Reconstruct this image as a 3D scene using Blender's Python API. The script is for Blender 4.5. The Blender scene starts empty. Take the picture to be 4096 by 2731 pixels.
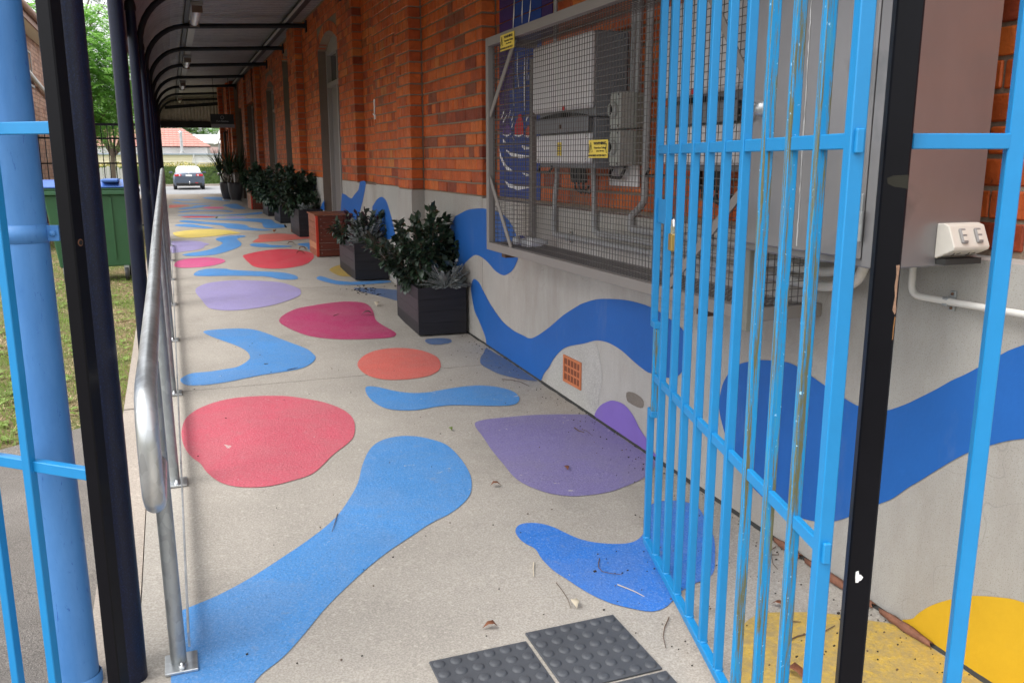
import bpy, bmesh, math, random
from mathutils import Vector, Matrix
random.seed(7)
R = math.radians
scene = bpy.context.scene
C = scene.collection
# ------------------------------------------------------------ camera, sky, sun, exposure
EYE = 1.46
PITCH = 11.874; YAW = 21.223
cam_d = bpy.data.cameras.new('camera'); cam = bpy.data.objects.new('camera', cam_d); C.objects.link(cam)
cam.location = (0, 0, EYE); cam.rotation_euler = (R(90 - PITCH), 0, R(-YAW))
cam_d.lens = 30.41; cam_d.sensor_width = 36; cam_d.clip_start = 0.05; cam_d.clip_end = 2000
cam_d.dof.use_dof = True; cam_d.dof.focus_distance = 4.2; cam_d.dof.aperture_fstop = 16.0
scene.camera = cam
scene.view_settings.view_transform = 'Standard'; scene.view_settings.look = 'None'
scene.view_settings.gamma = 1; scene.view_settings.use_curve_mapping = False
scene.view_settings.exposure = 1.58
w = bpy.data.worlds.new('World'); scene.world = w; w.use_nodes = True
nt = w.node_tree; nt.nodes.clear()
sky = nt.nodes.new('ShaderNodeTexSky'); sky.sky_type = 'NISHITA'; sky.sun_disc = False
SUN_EL = 56; SUN_AZ = -98           # sun to the left of the walkway, a little behind the camera
sky.sun_elevation = R(SUN_EL); sky.sun_rotation = R(SUN_AZ); sky.air_density = 1.0; sky.dust_density = 6.0; sky.ozone_density = 1.0
hs = nt.nodes.new('ShaderNodeHueSaturation'); hs.inputs['Saturation'].default_value = 0.22
bg = nt.nodes.new('ShaderNodeBackground'); bg.inputs['Strength'].default_value = 0.15
ow = nt.nodes.new('ShaderNodeOutputWorld')
# thin, even cloud deck over the clear sky model
cl = nt.nodes.new('ShaderNodeMix'); cl.data_type = 'RGBA'; cl.inputs[0].default_value = .62; cl.inputs[7].default_value = (4.1, 4.15, 4.25, 1)
nt.links.new(sky.outputs[0], hs.inputs['Color']); nt.links.new(hs.outputs[0], cl.inputs[6]); nt.links.new(cl.outputs[2], bg.inputs[0]); nt.links.new(bg.outputs[0], ow.inputs[0])
sd = bpy.data.lights.new('sun', 'SUN'); sun = bpy.data.objects.new('sun', sd); C.objects.link(sun)
sd.energy = .55; sd.angle = R(28); sd.color = (1.0, 0.97, 0.93)
az = R(SUN_AZ)
sun.rotation_euler = Vector((math.sin(az) * math.cos(R(SUN_EL)), math.cos(az) * math.cos(R(SUN_EL)), math.sin(R(SUN_EL)))).to_track_quat('Z', 'Y').to_euler()
sun.location = (-6, 0, 12)

# ------------------------------------------------------------ pixel -> ray, used only to place things on real planes
F = 3460.; CX = 2048.; CY = 1365.5
pr = R(PITCH); yr = R(YAW)
FW = Vector((math.sin(yr) * math.cos(pr), math.cos(yr) * math.cos(pr), -math.sin(pr)))
RT = Vector((math.cos(yr), -math.sin(yr), 0)); UP = RT.cross(FW)
def ray(u, v): return FW * F + RT * (u - CX) + UP * (CY - v)
def on_x(u, v, x): d = ray(u, v); q = d * (x / d.x); q.z += EYE; return q
def floor_z(y):
    if y < 1.5: return .0465
    if y < 12: return .031 * y
    return .372 + .005 * (y - 12)
def on_floor(u, v):
    d = ray(u, v); y = 5.
    for i in range(60):
        t = (floor_z(y) - EYE) / d.z; y = .5 * y + .5 * t * d.y
    q = d * t; q.z += EYE; return q
def ground_z(y):
    if y < 1.5: return .012
    return max(-.35, .012 - .0104 * (y - 1.5))

# ------------------------------------------------------------ object helpers
def wloc(o):
    v = Vector((0, 0, 0))
    while o: v += o.location; o = o.parent
    return v
def thing(name, label, cat, loc=(0, 0, 0), group=None):
    o = bpy.data.objects.new(name, None); C.objects.link(o); o.location = loc; o.empty_display_size = .1
    return tag(o, label, cat, group)
def tag(o, label=None, cat=None, group=None, kind=None):
    if label: o['label'] = label
    if cat: o['category'] = cat
    if group: o['group'] = group
    if kind: o['kind'] = kind
    return o
def copy_tree(o, parent=None):
    c = o.copy(); C.objects.link(c); c.parent = parent
    for ch in o.children: copy_tree(ch, c)
    return c
class MB:
    def __init__(s): s.v = []; s.f = []; s.m = []; s.sm = []; s.col = []
    def add(s, vs, fs, mi=0, smooth=False, col=None):
        b = len(s.v); s.v += [tuple(p) for p in vs]
        for f in fs: s.f.append([b + i for i in f]); s.m.append(mi); s.sm.append(smooth); s.col.append(col)
        return s
    def obox(s, c, ax, h, mi=0, ch=0, col=None):
        c = Vector(c); ax = [Vector(a) for a in ax]
        if ch <= 0:
            vs = [c + ax[0] * h[0] * i + ax[1] * h[1] * j + ax[2] * h[2] * k for i in (-1, 1) for j in (-1, 1) for k in (-1, 1)]
            return s.add(vs, [(0, 1, 3, 2), (4, 6, 7, 5), (0, 4, 5, 1), (2, 3, 7, 6), (0, 2, 6, 4), (1, 5, 7, 3)], mi, False, col)
        vs = []; idx = {}
        for i in (-1, 1):
            for j in (-1, 1):
                for k in (-1, 1):
                    for a in range(3):
                        hh = [h[0] - ch, h[1] - ch, h[2] - ch]; hh[a] = h[a]
                        idx[(i, j, k, a)] = len(vs); vs.append(c + ax[0] * hh[0] * i + ax[1] * hh[1] * j + ax[2] * hh[2] * k)
        fs = []; q = [(-1, -1), (1, -1), (1, 1), (-1, 1)]
        for a in range(3):
            for sg in (-1, 1):
                l = []
                for (p, r) in q:
                    t = [0, 0, 0]; t[a] = sg; t[(a + 1) % 3] = p; t[(a + 2) % 3] = r; l.append(idx[(t[0], t[1], t[2], a)])
                fs.append(l if sg > 0 else l[::-1])
        for a in range(3):   # edges running along axis a
            b_, c_ = (a + 1) % 3, (a + 2) % 3
            for p, r in q:
                t0 = [0, 0, 0]; t0[b_] = p; t0[c_] = r; t1 = list(t0); t0[a] = -1; t1[a] = 1
                l = [idx[(*t0, b_)], idx[(*t1, b_)], idx[(*t1, c_)], idx[(*t0, c_)]]
                fs.append(l if p * r < 0 else l[::-1])
        for i in (-1, 1):
            for j in (-1, 1):
                for k in (-1, 1):
                    l = [idx[(i, j, k, 0)], idx[(i, j, k, 1)], idx[(i, j, k, 2)]]; fs.append(l if i * j * k > 0 else l[::-1])
        return s.add(vs, fs, mi, False, col)
    def box(s, x0, x1, y0, y1, z0, z1, mi=0, ch=0, col=None):
        return s.obox(((x0 + x1) / 2, (y0 + y1) / 2, (z0 + z1) / 2), ((1, 0, 0), (0, 1, 0), (0, 0, 1)), (abs(x1 - x0) / 2, abs(y1 - y0) / 2, abs(z1 - z0) / 2), mi, ch, col)
    def bar(s, a, b, w, h, up=(0, 0, 1), mi=0, ch=0):
        a = Vector(a); b = Vector(b); d = (b - a); L = d.length; d.normalize(); u = Vector(up)
        sd_ = d.cross(u)
        if sd_.length < 1e-4: sd_ = d.cross(Vector((1, 0, 0)))
        sd_.normalize(); u = sd_.cross(d)
        return s.obox((a + b) / 2, (d, sd_, u), (L / 2, w / 2, h / 2), mi, ch)
    def tube(s, pts, r, n=8, mi=0, cap=True, smooth=True, rs=None):
        pts = [Vector(p) for p in pts]; prev = None; vs = []; m = len(pts)
        for i, p in enumerate(pts):
            d = (pts[min(i + 1, m - 1)] - pts[max(i - 1, 0)]).normalized()
            if prev is None:
                a = Vector((0, 0, 1)) if abs(d.z) < .9 else Vector((1, 0, 0)); prev = d.cross(a).normalized()
            prev = (prev - d * prev.dot(d)).normalized(); b = d.cross(prev); rr = rs[i] if rs else r
            for k in range(n): t = 2 * math.pi * k / n; vs.append(p + (prev * math.cos(t) + b * math.sin(t)) * rr)
        fs = [(i * n + k, i * n + (k + 1) % n, (i + 1) * n + (k + 1) % n, (i + 1) * n + k) for i in range(m - 1) for k in range(n)]
        s.add(vs, fs, mi, smooth)
        if cap: s.add(vs[:n], [tuple(range(n))[::-1]], mi); s.add(vs[-n:], [tuple(range(n))], mi)
        return s
    def cyl(s, a, b, r, n=16, mi=0, r2=None): return s.tube([a, b], r, n, mi, True, True, [r, r if r2 is None else r2])
    def lathe(s, c, prof, n=24, mi=0, ax=(0, 0, 1)):
        c = Vector(c); ax = Vector(ax).normalized(); a = ax.orthogonal().normalized(); b = ax.cross(a); vs = []
        for r, z in prof:
            for k in range(n): t = 2 * math.pi * k / n; vs.append(c + ax * z + (a * math.cos(t) + b * math.sin(t)) * r)
        fs = [(i * n + k, i * n + (k + 1) % n, (i + 1) * n + (k + 1) % n, (i + 1) * n + k) for i in range(len(prof) - 1) for k in range(n)]
        return s.add(vs, fs, mi, True)
    def poly(s, pts, mi=0): return s.add(pts, [tuple(range(len(pts)))], mi)
    def prism(s, pts, off, mi=0):
        n = len(pts); off = Vector(off); a = [Vector(p) for p in pts]; b = [p + off for p in a]
        return s.add(a + b, [tuple(range(n))[::-1], tuple(range(n, 2 * n))] + [(i, (i + 1) % n, n + (i + 1) % n, n + i) for i in range(n)], mi)
    def build(s, name, mats, parent=None, kind=None, label=None, attr=False, bev=0):
        off = wloc(parent) if parent else Vector((0, 0, 0))
        me = bpy.data.meshes.new(name); me.from_pydata([(p[0] - off.x, p[1] - off.y, p[2] - off.z) for p in s.v], [], s.f)
        for m_ in (mats if isinstance(mats, (list, tuple)) else [mats]): me.materials.append(m_)
        me.polygons.foreach_set('material_index', s.m); me.polygons.foreach_set('use_smooth', s.sm)
        if attr:
            at = me.attributes.new('tone', 'FLOAT', 'FACE'); at.data.foreach_set('value', [0. if c is None else c for c in s.col])
        me.update(); o = bpy.data.objects.new(name, me); C.objects.link(o); o.parent = parent
        if kind: o['kind'] = kind
        if label: o['label'] = label
        if bev:
            bm = o.modifiers.new('edge', 'BEVEL'); bm.width = bev; bm.segments = 2; bm.limit_method = 'ANGLE'
        return o
def recenter(o):                       # moves a mesh object's origin to its base, for one-mesh things
    me = o.data; xs = [v.co for v in me.vertices]
    c = Vector((sum(v.x for v in xs) / len(xs), sum(v.y for v in xs) / len(xs), min(v.z for v in xs)))
    me.transform(Matrix.Translation(-c)); o.location = o.location + c; return o

# ------------------------------------------------------------ materials
class N:
    def __init__(s, name):
        m = bpy.data.materials.new(name); m.use_nodes = True; s.m = m; s.t = m.node_tree; s.b = s.t.nodes['Principled BSDF']; s.co = None
    def n(s, typ, **kw):
        x = s.t.nodes.new(typ)
        for k, v in kw.items():
            if isinstance(v, bpy.types.NodeSocket): s.t.links.new(v, x.inputs[k.replace('_', ' ')])
            elif k in x.inputs.keys() or k.replace('_', ' ') in x.inputs.keys(): x.inputs[k.replace('_', ' ')].default_value = v
            else: setattr(x, k, v)
        return x
    def coord(s, sc=(1, 1, 1)):
        if s.co is None: s.co = s.n('ShaderNodeNewGeometry').outputs['Position']
        if sc == (1, 1, 1): return s.co
        mp = s.n('ShaderNodeMapping'); s.t.links.new(s.co, mp.inputs['Vector']); mp.inputs['Scale'].default_value = sc; return mp.outputs[0]
    def noise(s, scale, detail=4, rough=.6, sc=(1, 1, 1), dist=0):
        x = s.n('ShaderNodeTexNoise', Scale=scale, Detail=detail, Roughness=rough, Distortion=dist); s.t.links.new(s.coord(sc), x.inputs['Vector']); return x.outputs['Fac']
    def ramp(s, fac, a, b, ca=(0, 0, 0, 1), cb=(1, 1, 1, 1)):
        x = s.n('ShaderNodeValToRGB'); s.t.links.new(fac, x.inputs[0]); e = x.color_ramp.elements
        e[0].position = a; e[1].position = b; e[0].color = ca; e[1].color = cb; return x.outputs[0]
    def mix(s, fac, a, b, mode='MIX'):
        x = s.n('ShaderNodeMix', data_type='RGBA', blend_type=mode)
        for sock, v in ((x.inputs[0], fac), (x.inputs[6], a), (x.inputs[7], b)):
            if isinstance(v, bpy.types.NodeSocket): s.t.links.new(v, sock)
            else: sock.default_value = v if not isinstance(v, tuple) else (*v[:3], 1)
        return x.outputs[2]
    def col(s, v):
        if isinstance(v, bpy.types.NodeSocket): s.t.links.new(v, s.b.inputs['Base Color'])
        else: s.b.inputs['Base Color'].default_value = (*v[:3], 1)
        return s
    def set(s, rough=.6, metal=0, spec=.5): 
        if isinstance(rough, bpy.types.NodeSocket): s.t.links.new(rough, s.b.inputs['Roughness'])
        else: s.b.inputs['Roughness'].default_value = rough
        s.b.inputs['Metallic'].default_value = metal; s.b.inputs['Specular IOR Level'].default_value = spec; return s
    def bump(s, h, strength=.3, dist=.005):
        x = s.n('ShaderNodeBump', Strength=strength, Distance=dist); s.t.links.new(h, x.inputs['Height'])
        old = s.b.inputs['Normal'].links
        if old: s.t.links.new(old[0].from_socket, x.inputs['Normal'])
        s.t.links.new(x.outputs[0], s.b.inputs['Normal']); return s
def hexc(h):
    c = [int(h[i:i + 2], 16) / 255 for i in (0, 2, 4)]; return tuple((x / 12.92 if x <= .04045 else ((x + .055) / 1.055) ** 2.4) for x in c)
def simple(name, c, rough=.5, metal=0, var=.15, sc=6, bs=0, bsc=60, spec=.5):
    m = N(name); d = tuple(x * (1 - var) for x in c); l = tuple(min(1, x * (1 + var)) for x in c)
    m.col(m.mix(m.noise(sc, 5, .65), d, l)).set(rough, metal, spec)
    if bs: m.bump(m.noise(bsc, 3), bs, .002)
    return m.m
def concrete(name, c, dirt=(.10, .09, .075), dirtamt=.5, grain=True):
    m = N(name); a = m.mix(m.ramp(m.noise(1.3, 6, .65), .3, .72), tuple(x * .82 for x in c), tuple(x * 1.1 for x in c))
    a = m.mix(m.ramp(m.noise(160, 2, .7), .38, .62), m.mix(.35, a, (.09, .075, .065)), a)
    a = m.mix(m.ramp(m.noise(70, 2, .5), .6, .75), a, tuple(min(1, x * 1.08) for x in c))
    sp = m.ramp(m.noise(.9, 8, .75, dist=.4), .56, .78)
    x = m.n('ShaderNodeMath', operation='MULTIPLY'); m.t.links.new(sp, x.inputs[0]); x.inputs[1].default_value = dirtamt
    a = m.mix(x.outputs[0], a, dirt)
    m.col(a).set(.88, 0, .3).bump(m.noise(120, 3, .7), .5, .003)
    return m.m
def floor_paint(name, c, worn=.5, dull=0.):
    m = N(name); c2 = tuple(x * .8 for x in c)
    a = m.mix(m.ramp(m.noise(2.2, 6, .7), .3, .75), c2, c)
    a = m.mix(m.ramp(m.noise(3.1, 7, .75, dist=.6), .42, .78), a, tuple(.62 * x + .38 * y for x, y in zip(c, (.24, .22, .19)))); a = m.mix(m.ramp(m.noise(17, 6, .8, dist=.4), .58, .72), a, tuple(.5 * x + .5 * y for x, y in zip(c, (.30, .27, .23))))
    k = m.ramp(m.noise(11, 6, .72, sc=(1, 1, 1), dist=1.2), .70 - .04 * worn, .715 - .04 * worn)
    a = m.mix(k, a, (.55, .52, .47))
    k2 = m.ramp(m.noise(130, 3, .7), .50, .68); a = m.mix(k2, a, tuple(min(1, x * .72 + .13) for x in c)); a = m.mix(m.ramp(m.noise(110, 3, .7, sc=(1.1, .9, 1)), .30, .44), tuple(x * .62 for x in c), a)
    if dull: a = m.mix(m.ramp(m.noise(26, 6, .8), .45 - dull * .1, .6), a, tuple(.4 * x + .1 for x in c))
    m.col(a).set(.6, 0, .4).bump(m.noise(80, 5, .75), .9, .005)
    wv = m.n('ShaderNodeTexWave', wave_type='RINGS', rings_direction='SPHERICAL', Scale=14., Distortion=9., Detail=3.)
    wv.inputs['Detail Scale'].default_value = .6; m.t.links.new(m.coord(), wv.inputs['Vector']); m.bump(wv.outputs['Fac'], .07, .002)
    return m.m
def wall_paint(name, c):
    m = N(name); a = m.mix(m.ramp(m.noise(1.6, 6, .7), .3, .75), tuple(x * .80 for x in c), c); a = m.mix(m.ramp(m.noise(5, 7, .75, sc=(1, 1, .35)), .55, .8), a, tuple(.75 * x + .05 for x in c))
    a = m.mix(m.ramp(m.noise(38, 3, .8), .76, .79), a, (.5, .5, .5)); m.col(a).set(.6, 0, .35).bump(m.noise(60, 4), .25, .003); return m.m
def brick_mat(name, pal, smooth=False, src='ATTR'):
    m = N(name)
    if src == 'ATTR': t = m.n('ShaderNodeAttribute', attribute_name='tone').outputs['Fac']
    r = m.n('ShaderNodeValToRGB'); m.t.links.new(t, r.inputs[0]); cr = r.color_ramp
    while len(cr.elements) < len(pal): cr.elements.new(.5)
    for i, (p, c) in enumerate(pal): cr.elements[i].position = p; cr.elements[i].color = (*c, 1)
    a = m.mix(m.ramp(m.noise(9, 6, .7, dist=.5), .3, .75), (.62, .58, .55), (1.15, 1.1, 1.05)); a = m.mix(1., r.outputs[0], a, 'MULTIPLY')
    a = m.mix(m.ramp(m.noise(34, 5, .7, sc=(1, 1, .35)), .62, .7), a, (.05, .018, .01))
    a = m.mix(m.ramp(m.noise(4.3, 6, .8, sc=(1, 1, .3)), .68, .8), a, (.42, .27, .18))
    m.col(a).set(m.ramp(m.noise(7, 5, .7), .3, .7, (.42,) * 3 + (1,), (.75,) * 3 + (1,)), 0, .45).bump(m.noise(45, 5, .75), .7, .006).bump(m.noise(190, 3), .3, .002)
    return m.m
PAL = [(0, (.26, .045, .014)), (.15, (.38, .070, .016)), (.45, (.55, .110, .018)), (.78, (.64, .155, .025)), (.95, (.62, .22, .05)), (1, (.26, .07, .03))]
M = {}
M['brick'] = brick_mat('orange_clay_brick', PAL)
M['brick_far'] = brick_mat('tan_brick', [(0, (.30, .13, .075)), (.5, (.45, .23, .14)), (1, (.55, .31, .2))])
M['mortar'] = concrete('mortar', (.27, .20, .145), dirtamt=.4)
M['render'] = None
def render_mat():
    m = N('cement_render'); c = (.43, .415, .385)
    a = m.mix(m.ramp(m.noise(.8, 6, .6), .3, .72), tuple(x * .78 for x in c), tuple(x * 1.08 for x in c))
    a = m.mix(m.ramp(m.noise(2.2, 7, .72, sc=(1, 1, .25)), .42, .8), a, (.27, .235, .205))
    a = m.mix(m.ramp(m.noise(300, 2), .33, .42), (.22, .2, .17), a)
    v = m.n('ShaderNodeTexVoronoi', feature='DISTANCE_TO_EDGE', Scale=1.15); mx = m.n('ShaderNodeVectorMath', operation='ADD')
    nz = m.n('ShaderNodeTexNoise', Scale=3.); m.t.links.new(m.coord(), nz.inputs['Vector']); m.t.links.new(m.coord(), mx.inputs[0]); m.t.links.new(nz.outputs['Color'], mx.inputs[1])
    m.t.links.new(mx.outputs[0], v.inputs['Vector']); cr = m.ramp(v.outputs['Distance'], .0012, .003)
    a = m.mix(m.mix(.5, cr, (1, 1, 1)), tuple(x * .55 for x in c), a)
    # damp grime low on the wall, broken by noise (stain with its own shape)
    m.col(a).set(.85, 0, .3).bump(m.noise(55, 5, .7), .35, .004); return m.m
M['render'] = render_mat()
M['render_old'] = concrete('patched_render', (.50, .49, .46), dirt=(.2, .18, .16), dirtamt=.8)
M['floor'] = concrete('broomed_concrete', (.44, .405, .355), dirtamt=.5)
M['slab'] = concrete('kerb_concrete', (.46, .40, .34), dirtamt=.4)
def asphalt():
    m = N('old_asphalt'); a = m.mix(m.ramp(m.noise(230, 2, .8), .35, .66), (.085, .078, .072), (.33, .30, .27)); a = m.mix(m.ramp(m.noise(2, 6), .35, .7), m.mix(.5, a, (.10, .09, .08)), a)
    m.col(a).set(.9, 0, .3).bump(m.noise(220, 2), .8, .004); return m.m
M['asphalt'] = asphalt()
def lawn():
    m = N('patchy_lawn'); a = m.mix(m.ramp(m.noise(1.3, 7, .7), .38, .62), (.30, .22, .12), (.17, .20, .06)); a = m.mix(m.ramp(m.noise(60, 4, .8), .35, .65), m.mix(.55, a, (.02, .03, .01)), a)
    m.col(a).set(.95, 0, .2).bump(m.noise(80, 4), 1, .02); return m.m
M['lawn'] = lawn()
M['road'] = simple('car_park_asphalt', (.26, .26, .265), .85, var=.25, sc=3, bs=.3)
M['gate'] = simple('bright_blue_enamel', hexc('1780bc'), .42, var=.10, sc=14, bs=.06, bsc=90)
def rusty_blue():
    m = N('weathered_blue_enamel'); c = hexc('2088c2')
    a = m.mix(m.ramp(m.noise(9, 6, .7, sc=(9, 9, .7)), .56, .66), c, hexc('4d8f9e'))
    a = m.mix(m.ramp(m.noise(5, 8, .78, sc=(24, 24, .8), dist=.3), .49, .545), a, hexc('66664a'))
    a = m.mix(m.ramp(m.noise(120, 3), .68, .74), a, hexc('9fd3f2')); m.col(a).set(.62, 0, .25).bump(m.noise(70, 4), .15, .002); return m.m
M['gate_worn'] = rusty_blue()
M['black'] = simple('black_enamel', (.004, .004, .006), .36, var=.3, sc=10, bs=.05, spec=.14)
def navy():
    m = N('navy_pipe_paint'); a = m.mix(m.ramp(m.noise(420, 2, .7, sc=(1, 1, .6)), .52, .72), (.003, .005, .018), (.008, .020, .065)); a = m.mix(m.ramp(m.noise(22, 7, .85, sc=(3, 3, .5)), .79, .81), a, (.2, .25, .35))
    m.col(a).set(.42, 0, .3).bump(m.noise(150, 3), .3, .002); return m.m
M['navy'] = navy()
def bluepipe():
    m = N('faded_blue_paint'); a = m.mix(m.ramp(m.noise(3, 7, .7, sc=(2, 2, .5)), .3, .7), hexc('3f79b8'), hexc('5b93cf')); a = m.mix(m.ramp(m.noise(34, 7, .8, sc=(2, 2, .4), dist=.8), .60, .66), a, hexc('1f55a8'))
    a = m.mix(m.ramp(m.noise(5, 6, .7, sc=(2, 2, 1), dist=.5), .75, .76), a, (.75, .78, .82)); m.col(a).set(.5, 0, .4).bump(m.noise(60, 3), .12, .002); return m.m
M['bluepipe'] = bluepipe()
def galv(name='galvanised_steel', c=(.55, .57, .58), rough=.36, metal=.85):
    m = N(name); v = m.n('ShaderNodeTexVoronoi', Scale=55.); m.t.links.new(m.coord((1, 1, .5)), v.inputs['Vector'])
    a = m.mix(m.ramp(v.outputs['Color'], 0, 1), tuple(x * .8 for x in c), tuple(min(1, x * 1.12) for x in c)); a = m.mix(m.ramp(m.noise(4, 6, .7), .5, .8), a, tuple(x * .62 for x in c))
    m.col(a).set(m.ramp(m.noise(6, 5), .2, .9, (rough - .1,) * 3 + (1,), (rough + .18,) * 3 + (1,)), metal); return m.m
M['galv'] = galv()
M['galv_dull'] = galv('dull_galvanised_pipe', (.36, .38, .385), .5, .7)
def zincm():
    m = N('zinc_cabinet_sheet'); a = m.mix(m.ramp(m.noise(1.6, 5, .6, sc=(1, 1, .5)), .3, .75), (.22, .21, .215), (.31, .30, .305)); a = m.mix(m.ramp(m.noise(4.5, 4, .55, dist=.3), .62, .8), a, (.12, .13, .14)); pass
    m.col(a).set(m.ramp(m.noise(3, 4), .2, .9, (.30,) * 3 + (1,), (.46,) * 3 + (1,)), .55); return m.m
M['zinc'] = zincm()
M['taupe'] = simple('taupe_powder_coat', (.225, .205, .19), .45, var=.08, sc=8)
M['wire'] = simple('dull_wire', (.13, .12, .115), .5, .5)
M['white_enc'] = simple('white_enclosure', (.62, .60, .61), .4, var=.05)
M['grey_enc'] = simple('grey_enclosure', (.16, .165, .18), .5, var=.1)
M['iso'] = simple('isolator_grey', (.34, .35, .32), .45, var=.06)
M['iso_dark'] = simple('isolator_olive', (.20, .20, .165), .5, var=.08)
M['conduit'] = simple('grey_conduit', (.30, .30, .30), .5, var=.1, sc=12)
M['conduit_white'] = simple('white_conduit', (.62, .60, .56), .45, var=.08, sc=12)
M['rubber'] = simple('black_rubber', (.025, .025, .027), .6, var=.3, bs=.2)
M['tgsi'] = simple('charcoal_paver_rubber', (.065, .070, .080), .62, var=.3, sc=9, bs=.35, bsc=140)
M['plastic_black'] = simple('black_plastic', (.012, .012, .012), .4)
M['outlet'] = simple('weathered_white_plastic', (.60, .57, .51), .42, var=.08, sc=30)
M['switch'] = simple('grey_switch', (.23, .22, .215), .4)
M['brass'] = simple('brass', (.55, .38, .12), .35, .8)
M['chrome'] = simple('chrome', (.7, .7, .7), .15, 1.)
M['roof_sheet'] = galv('corrugated_soffit', (.27, .255, .265), .5, .3)
M['roof_dark'] = simple('dark_beam_paint', (.011, .013, .016), .5, var=.3, spec=.3)
M['roof_white'] = simple('white_roofing', (.8, .8, .8), .5)
M['lamp_body'] = simple('lamp_housing', (.3, .3, .29), .5)
M['lamp_lens'] = simple('ribbed_lamp_lens', (.75, .76, .78), .25)
M['door'] = simple('warm_grey_door_paint', (.19, .175, .17), .5, var=.08)
M['door_light'] = simple('pale_trim_paint', (.27, .25, .235), .5, var=.08)
M['glass'] = simple('dark_glass', (.02, .022, .025), .08, spec=.8)
def planter_mat(name, c, v):
    m = N(name); a = m.mix(m.ramp(m.noise(3, 6, .7, sc=(1, 6, 14)), .3, .75), tuple(x * (1 - v) for x in c), tuple(x * (1 + v) for x in c))
    m.col(a).set(.55, 0, .4).bump(m.noise(8, 5, .7, sc=(1, 4, 20)), .3, .003); return m.m
M['planter'] = planter_mat('charcoal_stained_timber', (.013, .012, .016), .4)
M['planter_l'] = planter_mat('worn_charcoal_board', (.036, .032, .037), .35)
M['merbau'] = planter_mat('oiled_red_timber', (.26, .095, .05), .4)
M['merbau_d'] = planter_mat('dark_red_timber', (.11, .022, .010), .3)
M['timber_pale'] = planter_mat('pale_timber_board', (.42, .20, .10), .25)
M['red_trim'] = simple('red_painted_trim', (.48, .035, .012), .4)
M['soil'] = simple('potting_soil', (.035, .025, .018), .95, var=.5, sc=40, bs=1, bsc=60)
M['mulch'] = simple('bark_mulch', (.30, .20, .13), .9, var=.5, sc=40, bs=1)
M['pot'] = simple('dark_glazed_pot', (.055, .057, .065), .42, var=.15)
def leafm(name, c, rough=.35, var=.45, sc=14, glow=0):
    m = N(name); a = m.mix(m.noise(sc, 3, .6), tuple(x * (1 - var) for x in c), tuple(x * (1 + var) for x in c)); m.col(a).set(rough, 0, .5)
    m.b.inputs['Subsurface Weight'].default_value = 0
    if glow:
        tr = m.t.nodes.new('ShaderNodeBsdfTranslucent'); tr.inputs[0].default_value = (*[min(1, x * 1.7) for x in c], 1); mx = m.t.nodes.new('ShaderNodeMixShader'); mx.inputs[0].default_value = glow
        ou = m.t.nodes['Material Output']; m.t.links.new(m.b.outputs[0], mx.inputs[1]); m.t.links.new(tr.outputs[0], mx.inputs[2]); m.t.links.new(mx.outputs[0], ou.inputs[0])
    return m.m
M['leaf'] = leafm('glossy_dark_leaf', (.030, .055, .030), .32)
M['leaf2'] = leafm('greyish_green_leaf', (.060, .085, .065), .4)
M['leaf_purple'] = leafm('purple_leaf', (.075, .022, .035), .4)
M['silver'] = leafm('silver_felt_leaf', (.30, .32, .31), .8, .2)
M['stem'] = simple('brown_stem', (.07, .05, .03), .8)
M['dracaena'] = leafm('strappy_leaf', (.035, .075, .03), .4)
M['tree_leaf'] = leafm('light_green_frond', (.20, .38, .085), .6, .45, 1.2, .45)
M['tree_dark'] = leafm('conifer_leaf', (.09, .15, .055), .6, .4, 1.2, .3)
M['hedge'] = leafm('hedge_leaf', (.12, .20, .045), .5, .5, 3)
M['hedge_top'] = leafm('new_growth_leaf', (.50, .42, .09), .5, .4, 3)
M['bark'] = simple('grey_bark', (.16, .12, .09), .9, var=.4, sc=9, bs=.6, bsc=20)
M['grass'] = leafm('grass_blade', (.20, .29, .06), .6, .5, 5, .3)
M['straw'] = leafm('dry_straw', (.52, .40, .24), .8, .3, 5)
M['bin_green'] = simple('green_bin_plastic', (.035, .115, .052), .45, var=.2, sc=5, bs=.15, bsc=30)
M['bin_blue'] = simple('blue_lid_plastic', (.06, .15, .46), .38, var=.1)
M['cream'] = simple('cream_weatherboard', (.80, .74, .54), .6, var=.04)
M['white_board'] = simple('white_weatherboard', (.78, .78, .78), .6, var=.03)
M['white'] = simple('white_paint', (.78, .78, .77), .5, var=.03)
M['tile'] = simple('terracotta_roof_tile', (.50, .25, .21), .8, var=.25, sc=3)
M['fascia'] = simple('brown_fascia', (.28, .15, .10), .6)
M['car'] = simple('slate_blue_car_paint', (.10, .125, .17), .22, .4, var=.03, spec=.7)
M['car_reflection'] = simple('cabin_white_reflection', (.75, .76, .78), .3)  # white reflection on the car's roof, put into the base colour
M['tail'] = simple('red_tail_lens', (.55, .015, .02), .2)
M['sign_black'] = simple('black_sign_face', (.008, .008, .010), .4)
M['sign_grey'] = simple('grey_sign_text', (.22, .22, .24), .5)
M['yellow'] = simple('yellow_sign_face', (.74, .55, .07), .45, var=.05)
M['ink'] = simple('black_ink', (.012, .011, .010), .5)
M['red_ink'] = simple('red_print', (.5, .02, .02), .5)
M['terracotta'] = simple('terracotta_vent', (.52, .165, .065), .75, var=.12, sc=20, bs=.3)
M['dark'] = simple('shadowed_cavity', (.006, .005, .005), .9)
M['slag'] = simple('rubbed_sealant', (.03, .03, .028), .8)
M['dry_leaf'] = simple('dry_brown_leaf', (.20, .07, .03), .7, var=.4, sc=50)
M['twig'] = simple('dry_twig', (.12, .075, .05), .8, var=.4, sc=30)
M['twig_pale'] = simple('bleached_twig', (.55, .48, .36), .7)
M['line'] = simple('white_road_paint', (.7, .7, .7), .7)
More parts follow.
